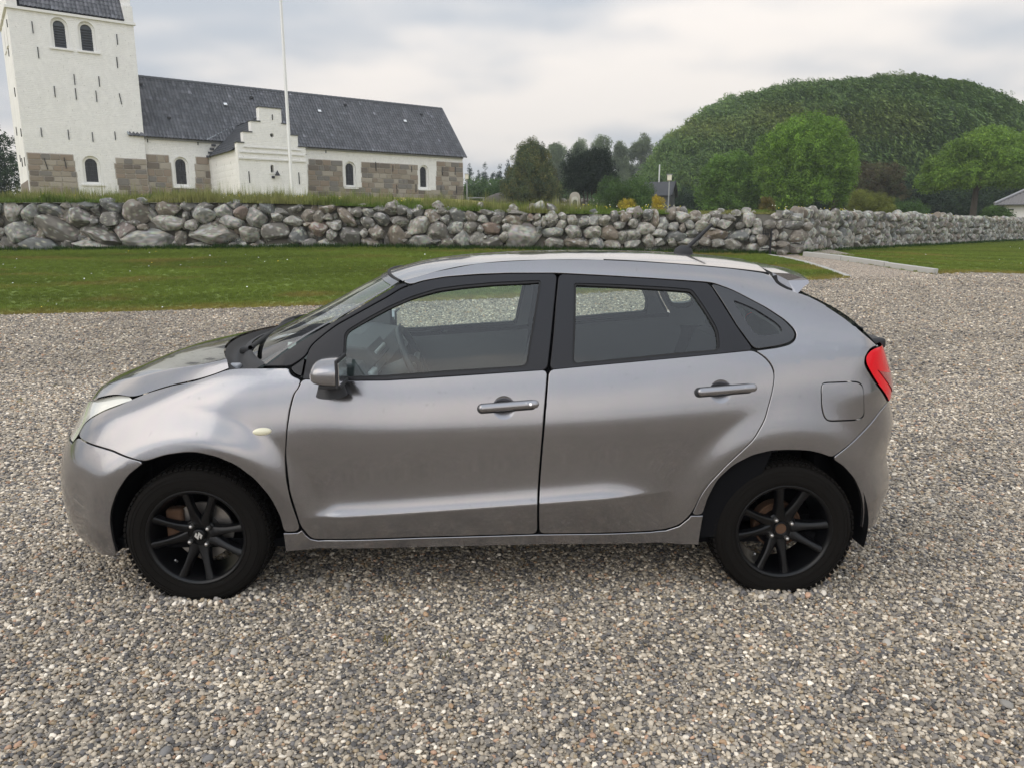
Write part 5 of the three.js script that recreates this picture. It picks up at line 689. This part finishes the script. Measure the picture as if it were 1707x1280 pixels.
  // spoiler
  const spoil = (u, v) => { const a = u * 2 - 1, k = Math.abs(a), e = Math.pow(k, 4), w0 = a, tip = 2.715 - 0.045 * Math.pow(k, 2.5), top = 1.415 - 0.03 * Math.pow(k, 2.4), ring = [[2.505, top], [2.58, top - 0.004], [tip - 0.03, top - 0.022], [tip - 0.006, top - 0.032], [tip - 0.004, top - 0.045], [tip - 0.03, top - 0.062], [2.6, top - 0.1], [2.545, top - 0.085], [2.51, top - 0.03], [2.505, top]], f = v * 9, i = Math.min(8, Math.floor(f)), t = f - i; const y = mix(ring[i][1], ring[i + 1][1], t); return [mix(ring[i][0], ring[i + 1][0], t), y, w0 * (0.522 + 0.42 * Math.min(0.09, Math.max(0, top - y)))]; };
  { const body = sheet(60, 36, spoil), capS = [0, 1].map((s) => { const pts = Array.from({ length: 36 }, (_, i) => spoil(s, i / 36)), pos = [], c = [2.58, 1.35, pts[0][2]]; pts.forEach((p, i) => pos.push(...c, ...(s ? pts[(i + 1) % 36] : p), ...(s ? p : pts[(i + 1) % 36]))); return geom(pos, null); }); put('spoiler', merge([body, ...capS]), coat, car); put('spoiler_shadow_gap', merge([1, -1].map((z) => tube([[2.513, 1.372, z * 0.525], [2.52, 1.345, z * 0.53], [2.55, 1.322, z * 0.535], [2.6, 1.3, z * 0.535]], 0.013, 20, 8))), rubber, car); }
  // aerial
  { const a = put('aerial', (() => { const g = new THREE.SphereGeometry(1, 24, 16, 0, 6.2832, 0, Math.PI / 2); g.scale(0.05, 0.042, 0.028); return g.translate(2.235, 1.452, 0); })(), plastic, car); put('mast', bar([2.245, 1.47, 0], [2.375, 1.598, 0], 0.0115, 0.0085, 10), plastic, a); }
  // floor pan, so that nothing is seen through from below
  put('underbody', merge([box(3.3, 0.04, 1.5, 1.2, 0.235, 0), box(0.5, 0.5, 1.0, 0, 0.5, 0), box(0.02, 0.5, 1.1, -0.3, 0.52, 0), box(0.6, 0.3, 1.0, 2.6, 0.5, 0), box(0.03, 0.5, 1.3, 2.93, 0.55, 0)]), liner, car);
  // cabin
  const prof = (pts, w, z = 0) => { const s = new THREE.Shape(); pts.forEach((p, i) => (i ? s.lineTo(...p) : s.moveTo(...p))); s.closePath(); return new THREE.ExtrudeGeometry(s, { depth: w, bevelEnabled: true, bevelSize: 0.015, bevelThickness: 0.015, bevelSegments: 3 }).translate(0, 0, z - w / 2); };
  const dash = put('dashboard', merge([prof([[0.2, 0.96], [0.36, 1.0], [0.56, 1.012], [0.68, 0.99], [0.73, 0.93], [0.7, 0.8], [0.74, 0.62], [0.6, 0.35], [0.25, 0.4]], 1.32), prof([[0.5, 1.0], [0.58, 1.055], [0.7, 1.045], [0.735, 1.0], [0.7, 0.95], [0.55, 0.95]], 0.36, 0.36)]), std(rgb(0.055, 0.06, 0.064), 0.75), car);
  put('door_vent', merge([rbox(0.03, 0.09, 0.12, 0.015, 0.735, 0.93, 0.6), rbox(0.03, 0.09, 0.12, 0.015, 0.735, 0.93, -0.6)]), std(rgb(0.35, 0.36, 0.37), 0.35), dash);
  put('instrument_panel', rbox(0.02, 0.1, 0.28, 0.01, 0.732, 0.985, 0.36).rotateZ(0), std(rgb(0.25, 0.27, 0.28), 0.3), dash);
  const wheelAt = (g) => g.rotateY(Math.PI / 2).rotateZ(0.42).translate(0.9, 0.955, 0.36);
  const st = put('steering_wheel', wheelAt(new THREE.TorusGeometry(0.178, 0.0165, 14, 48)), std(rgb(0.03, 0.032, 0.035), 0.45), car);
  put('hub', wheelAt(new THREE.SphereGeometry(1, 20, 12).scale(0.07, 0.06, 0.035).translate(0, -0.01, -0.015)), std(rgb(0.035, 0.037, 0.04), 0.6), st); for (const [x, y] of [[0.165, 0.02], [-0.165, 0.02], [0, -0.165]]) put('spoke', wheelAt(bar([0, -0.01, -0.012], [x, y, 0], 0.02, 0.014)), std(rgb(0.12, 0.125, 0.13), 0.4, { metalness: 0.5 }), st);
  put('column', bar([0.72, 0.88, 0.36], [0.9, 0.95, 0.36], 0.05), trimGrey, st);
  const cloth = std(rgb(0.028, 0.03, 0.034), 0.95);
  for (const z of [0.36, -0.36]) { const seat = put('front_seat', prof([[0.95, 0.5], [0.99, 0.56], [1.36, 0.52], [1.4, 0.62], [1.5, 0.95], [1.54, 0.98], [1.6, 0.95], [1.56, 0.6], [1.52, 0.36], [0.98, 0.34]], 0.46, z), cloth, car); put('headrest', rbox(0.1, 0.19, 0.24, 0.045, 1.565, 1.07, z), cloth, seat); put('headrest_post', merge([bar([1.55, 0.92, z + 0.07], [1.56, 1.04, z + 0.07], 0.007), bar([1.55, 0.92, z - 0.07], [1.56, 1.04, z - 0.07], 0.007)]), chrome, seat); }
  const rearSeat = put('rear_seat', prof([[1.9, 0.46], [1.94, 0.54], [2.28, 0.5], [2.36, 0.62], [2.5, 0.98], [2.56, 1.0], [2.6, 0.95], [2.5, 0.4], [1.95, 0.3]], 1.24), cloth, car);
  for (const z of [0.36, -0.36]) put('headrest', rbox(0.1, 0.17, 0.24, 0.045, 2.54, 1.1, z), cloth, rearSeat);
  put('inside_mirror', merge([rbox(0.03, 0.065, 0.24, 0.015, 0.83, 1.29, 0), bar([0.78, 1.36, 0], [0.83, 1.3, 0], 0.01)]), plastic, car);
  put('carpet', merge([box(2.6, 0.03, 1.36, 1.6, 0.3, 0), box(0.03, 0.7, 1.36, 0.3, 0.65, 0), box(0.03, 0.6, 1.3, 2.72, 0.62, 0), box(0.4, 0.03, 1.1, 2.78, 0.62, 0)]), liner, car);
  put('washing_note', box(0.035, 0.03, 0.001, 0, 0, 0).rotateX(-0.5).translate(0.4, 1.085, 0.64), std(rgb(0.45, 0.47, 0.45), 0.6), ws, 'small pale sticker low in the corner of the windscreen');
  // wheels: tyre, alloy rim with eight blades, nuts, brake disc
  const rimM = phys(rgb(0.003, 0.003, 0.0036), 0.33, { specularIntensity: 0.65 }), rust = std(rgb(0.085, 0.043, 0.022), 0.9), discM = std(rgb(0.35, 0.33, 0.31), 0.35, { metalness: 0.85 }), nutM = std(rgb(0.5, 0.48, 0.45), 0.35, { metalness: 0.9 }), tyreM = phys(rgb(0.0085, 0.0074, 0.0064), 0.9, { specularIntensity: 0.25 });
  function wheel(cx, cz, far, front, spin) {
    const w = new THREE.Group(); w.name = 'wheel'; w.position.set(cx, 0.292, cz); if (far) w.rotation.y = Math.PI; car.add(w);
    const prof2 = [[0.2, -0.08], [0.208, -0.092], [0.227, -0.098], [0.255, -0.1], [0.28, -0.094], [0.294, -0.082], [0.301, -0.066], [0.303, -0.03], [0.303, 0.03], [0.301, 0.066], [0.294, 0.082], [0.28, 0.094], [0.255, 0.1], [0.227, 0.098], [0.211, 0.091], [0.2, 0.08]];
    const tyre = put('tyre', new THREE.LatheGeometry(prof2.map((p) => new THREE.Vector2(...p)), 120).rotateX(Math.PI / 2), tyreM, w);
    const lugs = []; for (let i = 0; i < 76; i++) { const a = (i / 76) * 2 * Math.PI; for (const [z, tilt] of [[0.068, 0.25], [0.03, -0.3], [-0.012, 0.3], [-0.055, -0.25]]) lugs.push(new THREE.BoxGeometry(0.017, 0.008, 0.032).rotateY(tilt).translate(0, 0.3055 - (Math.abs(z) > 0.06 ? 0.003 : 0), z).rotateZ(a + z * 2)); }
    put('tread', merge(lugs), tyreM, tyre); put('rib', merge([0.232, 0.262, 0.276].map((r) => new THREE.TorusGeometry(r, 0.0016, 6, 100).translate(0, 0, r > 0.27 ? 0.0955 : r > 0.24 ? 0.1 : 0.099))), tyreM, tyre);
    const rim = put('rim', merge([new THREE.LatheGeometry([[0.209, 0.086], [0.213, 0.0905], [0.2105, 0.094], [0.203, 0.093], [0.196, 0.084], [0.192, 0.07], [0.187, 0.03], [0.176, -0.01], [0.174, -0.07]].map((p) => new THREE.Vector2(...p)), 96).rotateX(Math.PI / 2), new THREE.LatheGeometry([[0.0, 0.046], [0.03, 0.046], [0.05, 0.05], [0.068, 0.046], [0.074, 0.036], [0.074, 0.0]].map((p) => new THREE.Vector2(...p)), 48).rotateX(Math.PI / 2)]), rimM, w);
    for (let i = 0; i < 8; i++) {
      const a = (i / 8) * 2 * Math.PI + spin + (i % 2 ? 0.09 : -0.09), pos = [], idx = [], n = 14;
      for (let k = 0; k <= n; k++) { const t = k / n, r = mix(0.045, 0.2, t), hw = 0.0125 + 0.017 * Math.pow(1 - t, 3) + 0.006 * Math.pow(t, 3), z = 0.056 + 0.03 * Math.pow(t, 1.4) + 0.004 * Math.sin(t * 3.14); for (const [y, dz] of [[-hw * 1.25, -0.03], [-hw, -0.008], [-hw * 0.55, 0], [hw * 0.55, -0.002], [hw, -0.01], [hw * 1.25, -0.03]]) pos.push(r, y, z + dz - (y > 0 ? 0.004 : 0)); }
      for (let k = 0; k < n; k++) for (let j = 0; j < 5; j++) { const b = k * 6 + j; idx.push(b, b + 6, b + 7, b, b + 7, b + 1); }
      put('spoke', geom(pos, idx).rotateZ(a), rimM, rim);
    }
    for (let i = 0; i < 4; i++) { const a = (i / 4) * 2 * Math.PI + spin + 0.35; put('wheel_nut', merge([new THREE.CylinderGeometry(0.0095, 0.0105, 0.022, 6).rotateX(Math.PI / 2).translate(0.05, 0, 0.052), new THREE.SphereGeometry(0.0088, 10, 8).translate(0.05, 0, 0.063)]).rotateZ(a), nutM, rim); }
    put('nut_well', merge([0, 1, 2, 3].map((i) => new THREE.TorusGeometry(0.0155, 0.003, 8, 20).translate(0.05, 0, 0.049).rotateZ((i / 4) * 2 * Math.PI + spin + 0.35))), rimM, rim);
    if (front) {
      put('centre_cap', new THREE.LatheGeometry([[0.0, 0.064], [0.02, 0.0635], [0.0265, 0.061], [0.029, 0.05]].map((p) => new THREE.Vector2(...p)), 32).rotateX(Math.PI / 2), rimM, rim);
      const lg = new THREE.Shape(); [[-0.55, 0.88], [-0.27, 0.4], [-0.48, -0.1], [-0.3, -0.2], [0.12, 1], [1, 0.12], [0.55, -0.88], [0.27, -0.4], [0.48, 0.1], [0.3, 0.2], [-0.12, -1], [-1, -0.12]].forEach((p, i) => { if (i === 0) lg.moveTo(p[0] * 0.0175, p[1] * 0.0175); else lg.lineTo(p[0] * 0.0175, p[1] * 0.0175); }); lg.closePath();
      put('emblem', new THREE.ExtrudeGeometry(lg, { depth: 0.002, bevelEnabled: false }).translate(0, 0, 0.064), std(rgb(0.72, 0.71, 0.68), 0.3, { metalness: 0.6 }), rim);
      put('brake_disc', merge([new THREE.CylinderGeometry(0.128, 0.128, 0.012, 48).rotateX(Math.PI / 2).translate(0, 0, -0.005), new THREE.CylinderGeometry(0.07, 0.07, 0.03, 32).rotateX(Math.PI / 2).translate(0, 0, 0.005)]), discM, w);
      put('brake_caliper', rbox(0.075, 0.15, 0.06, 0.015, -0.115, 0.03, -0.005), rust, w);
    } else {
      put('rusty_hub', new THREE.CylinderGeometry(0.025, 0.025, 0.02, 24).rotateX(Math.PI / 2).translate(0, 0, 0.042), rust, rim); put('hub_ring', new THREE.TorusGeometry(0.0275, 0.004, 8, 32).translate(0, 0, 0.052), rimM, rim);
      put('brake_drum', merge([new THREE.CylinderGeometry(0.098, 0.104, 0.05, 40).rotateX(Math.PI / 2).translate(0, 0, -0.02), new THREE.TorusGeometry(0.1, 0.006, 8, 40).translate(0, 0, 0.004)]), rust, w);
    }
    put('valve', new THREE.CylinderGeometry(0.004, 0.004, 0.025, 8).rotateX(0.9).translate(-0.11, -0.12, 0.05), std(rgb(0.2, 0.2, 0.2), 0.4), rim);
  }
  for (const far of [false, true]) { const z = far ? -0.742 : 0.742; wheel(0, z, far, true, 0.29); wheel(2.52, z, far, false, 0.22); }
  put('rear_axle', bar([2.52, 0.29, -0.65], [2.52, 0.29, 0.65], 0.035), liner, car);
}
// ---------- lamps, gravestone, sheds, the white house ----------
{
  const steel = std(rgb(0.3, 0.31, 0.32), 0.5), cream = std(rgb(0.72, 0.68, 0.56), 0.5);
  const lamp = (label, at, h) => { const t = thing('garden_lamp', label, 'lamp post', at, 0, 'churchyard lamp posts'); put('post', bar([0, -0.5, 0], [0, h, 0], 0.045, 0.045, 10), steel, t); put('lamp_head', rbox(0.26, 0.36, 0.26, 0.04, 0, h + 0.18, 0), cream, t); put('cap', rbox(0.32, 0.05, 0.32, 0.02, 0, h + 0.385, 0), steel, t); };
  lamp('lamp post with a cream square head right of the church gable', [-3.38, 3.2, -58], 2.05);
  lamp('lamp post with a cream square head by the dark roofed shed', [10.15, 2.75, -50], 1.9);
  const bench = thing('bench', 'low grey bench beneath the lamp post by the church gable', 'bench', [-2.7, 3.15, -58]); put('seat', box(1.3, 0.06, 0.35, 0, 0.75, 0), steel, bench); for (const x of [-0.55, 0.55]) put('leg', box(0.07, 0.75, 0.3, x, 0.36, 0), steel, bench);
  const grave = thing('gravestone', 'granite gravestone with an arched niche in front of the dark yew', 'gravestone', [3.25, yardY(3.25, 40), -40]), gm = std(rgb(0.36, 0.33, 0.3), 0.85), niche = std(rgb(0.5, 0.48, 0.45), 0.8), dk = std(rgb(0.07, 0.07, 0.075), 0.5);
  const arc = (w, h, d, z) => { const s = new THREE.Shape(); s.moveTo(-w / 2, 0); s.lineTo(w / 2, 0); s.lineTo(w / 2, h - w * 0.6); s.bezierCurveTo(w / 2, h - w * 0.1, w * 0.2, h, 0, h); s.bezierCurveTo(-w * 0.2, h, -w / 2, h - w * 0.1, -w / 2, h - w * 0.6); return new THREE.ExtrudeGeometry(s, { depth: d, bevelEnabled: true, bevelSize: 0.015, bevelThickness: 0.015, bevelSegments: 2 }).translate(0, 0, z); };
  put('slab', arc(0.52, 0.95, 0.16, 0), gm, grave); put('niche', arc(0.32, 0.6, 0.02, 0.17).translate(0, 0.12, 0), niche, grave); put('recess', arc(0.18, 0.4, 0.02, 0.2).translate(0, 0.16, 0), dk, grave);
  const stone2 = thing('gravestone', 'small dark polished gravestone left of the arched one', 'gravestone', [2.35, yardY(2.35, 40.5), -40.5]); put('slab', arc(0.24, 0.55, 0.12, 0), dk, stone2);
  // low field-stone wall and dark grassy bank beyond
  const fw = thing('far_stone_wall', 'low brown fieldstone wall across the far churchyard behind the yew', 'stone wall', [0, 2.9, -72]), r = rng(200), fs = [];
  for (let x = -1; x < 10; x += 0.42) for (let k = 0; k < 4; k++) fs.push(boulder(0.26, 0.2, 0.2, r() < 0.6 ? 2 : 1, 7000 + Math.floor(r() * 40), true).translate(x + 0.3 * r(), 0.3 + k * 0.34, 0));
  kind(put('stones', mergeGeometries(fs), stoneMat, fw), 'stuff'); put('earth_core', box(11, 1.7, 0.3, 4.5, 0.6, -0.2), soilMat, fw);
  const bank = thing('thatched_mound', 'dark grey-brown thatched mound behind the golden cypress', 'mound', [-0.6, 3.2, -76]); put('thatch', sheet(40, 14, (u, v) => { const a = u * 2 * Math.PI, k = 1 - v; return [Math.cos(a) * 2.9 * k + 0.3 * v, 2.0 * Math.sqrt(Math.max(0, 1 - k * k)) * (1 + 0.1 * fbm(u * 9, v * 9, 1, 3)), Math.sin(a) * 1.8 * k]; }), std(rgb(0.085, 0.075, 0.065), 1), bank);
  // shed with a black pitched roof
  const shed = thing('shed', 'low shed with a black pitched roof behind the yellow shrubs', 'shed', [11.9, 2.9, -68], -0.35), black = std(rgb(0.03, 0.032, 0.036), 0.6);
  put('wall', box(4.4, 1.7, 3, 0, 0.8, 0), std(rgb(0.08, 0.085, 0.09), 0.8), shed);
  put('roof', geom([-2.4, 1.5, 1.8, 2.4, 1.5, 1.8, 2.4, 2.75, 0, -2.4, 2.75, 0, -2.4, 1.5, -1.8, 2.4, 1.5, -1.8], [0, 1, 2, 0, 2, 3, 3, 2, 5, 3, 5, 4]), black, shed); put('gable', geom([2.2, 1.5, 1.7, 2.2, 1.5, -1.7, 2.2, 2.7, 0], [0, 1, 2]), std(rgb(0.12, 0.13, 0.14), 0.8), shed); put('verge_board', merge([bar([2.4, 1.5, 1.8], [2.4, 2.78, 0], 0.07), bar([2.4, 1.5, -1.8], [2.4, 2.78, 0], 0.07)]), black, shed);
  put('vent_pipe', bar([1.0, 2.2, 0], [1.0, 4.2, 0], 0.06, 0.06), std(rgb(0.62, 0.63, 0.62), 0.5), shed);
  // white house with a corrugated roof
  const h = thing('white_house', 'small white rendered house with a grey corrugated hipped roof behind the wall', 'house', [32.95, 0, -51.5], -0.64), whiteM = std(rgb(0.8, 0.79, 0.76), 0.9), corr = std(rgb(0.16, 0.15, 0.145), 0.8);
  put('wall', box(10, 3.4, 7, 5, 1.7 - 0.0, -3.5), whiteM, h);
  const hip = sheet(220, 10, (u, v) => { const e = -0.55 + u * 11.1, t = v, lim = Math.min(1, Math.min(e + 0.55, 10.55 - e) / 3.9), q = Math.min(t, lim); return [e, 3.22 + 2.3 * q + 0.035 * Math.sin(u * 11.1 / 0.19 * 2 * Math.PI), 0.55 - 4.0 * q]; });
  const roofP = put('roof', hip, corr, h); put('hip_cap', bar([-0.55, 3.28, 0.55], [3.35, 5.58, -3.4], 0.09), std(rgb(0.26, 0.26, 0.27), 0.6), roofP); put('hip_slope', geom([-0.55, 3.2, 0.55, -0.55, 3.2, -7.5, 3.35, 5.5, -3.45], [0, 1, 2]), corr, roofP); put('gutter', bar([-0.55, 3.18, 0.58], [10.5, 3.18, 0.58], 0.06), std(rgb(0.12, 0.12, 0.125), 0.6), h);
  put('plaque', box(0.3, 0.1, 0.02, 0.4, 2.86, 0.012), std(rgb(0.05, 0.05, 0.05), 0.6), h);
  const win = put('window', merge([box(1.5, 0.09, 0.1, 2.1, 3.02, 0.03), box(1.5, 0.09, 0.1, 2.1, 2.02, 0.03), box(0.1, 1.0, 0.1, 1.4, 2.52, 0.03), box(0.08, 1.0, 0.1, 2.1, 2.52, 0.03), box(0.1, 1.0, 0.1, 2.8, 2.52, 0.03)]), std(rgb(0.1, 0.115, 0.13), 0.6), h); put('pane', box(1.4, 0.95, 0.02, 2.1, 2.52, 0.012), std(rgb(0.03, 0.035, 0.04), 0.1), win);
}
renderer.render(scene, camera);
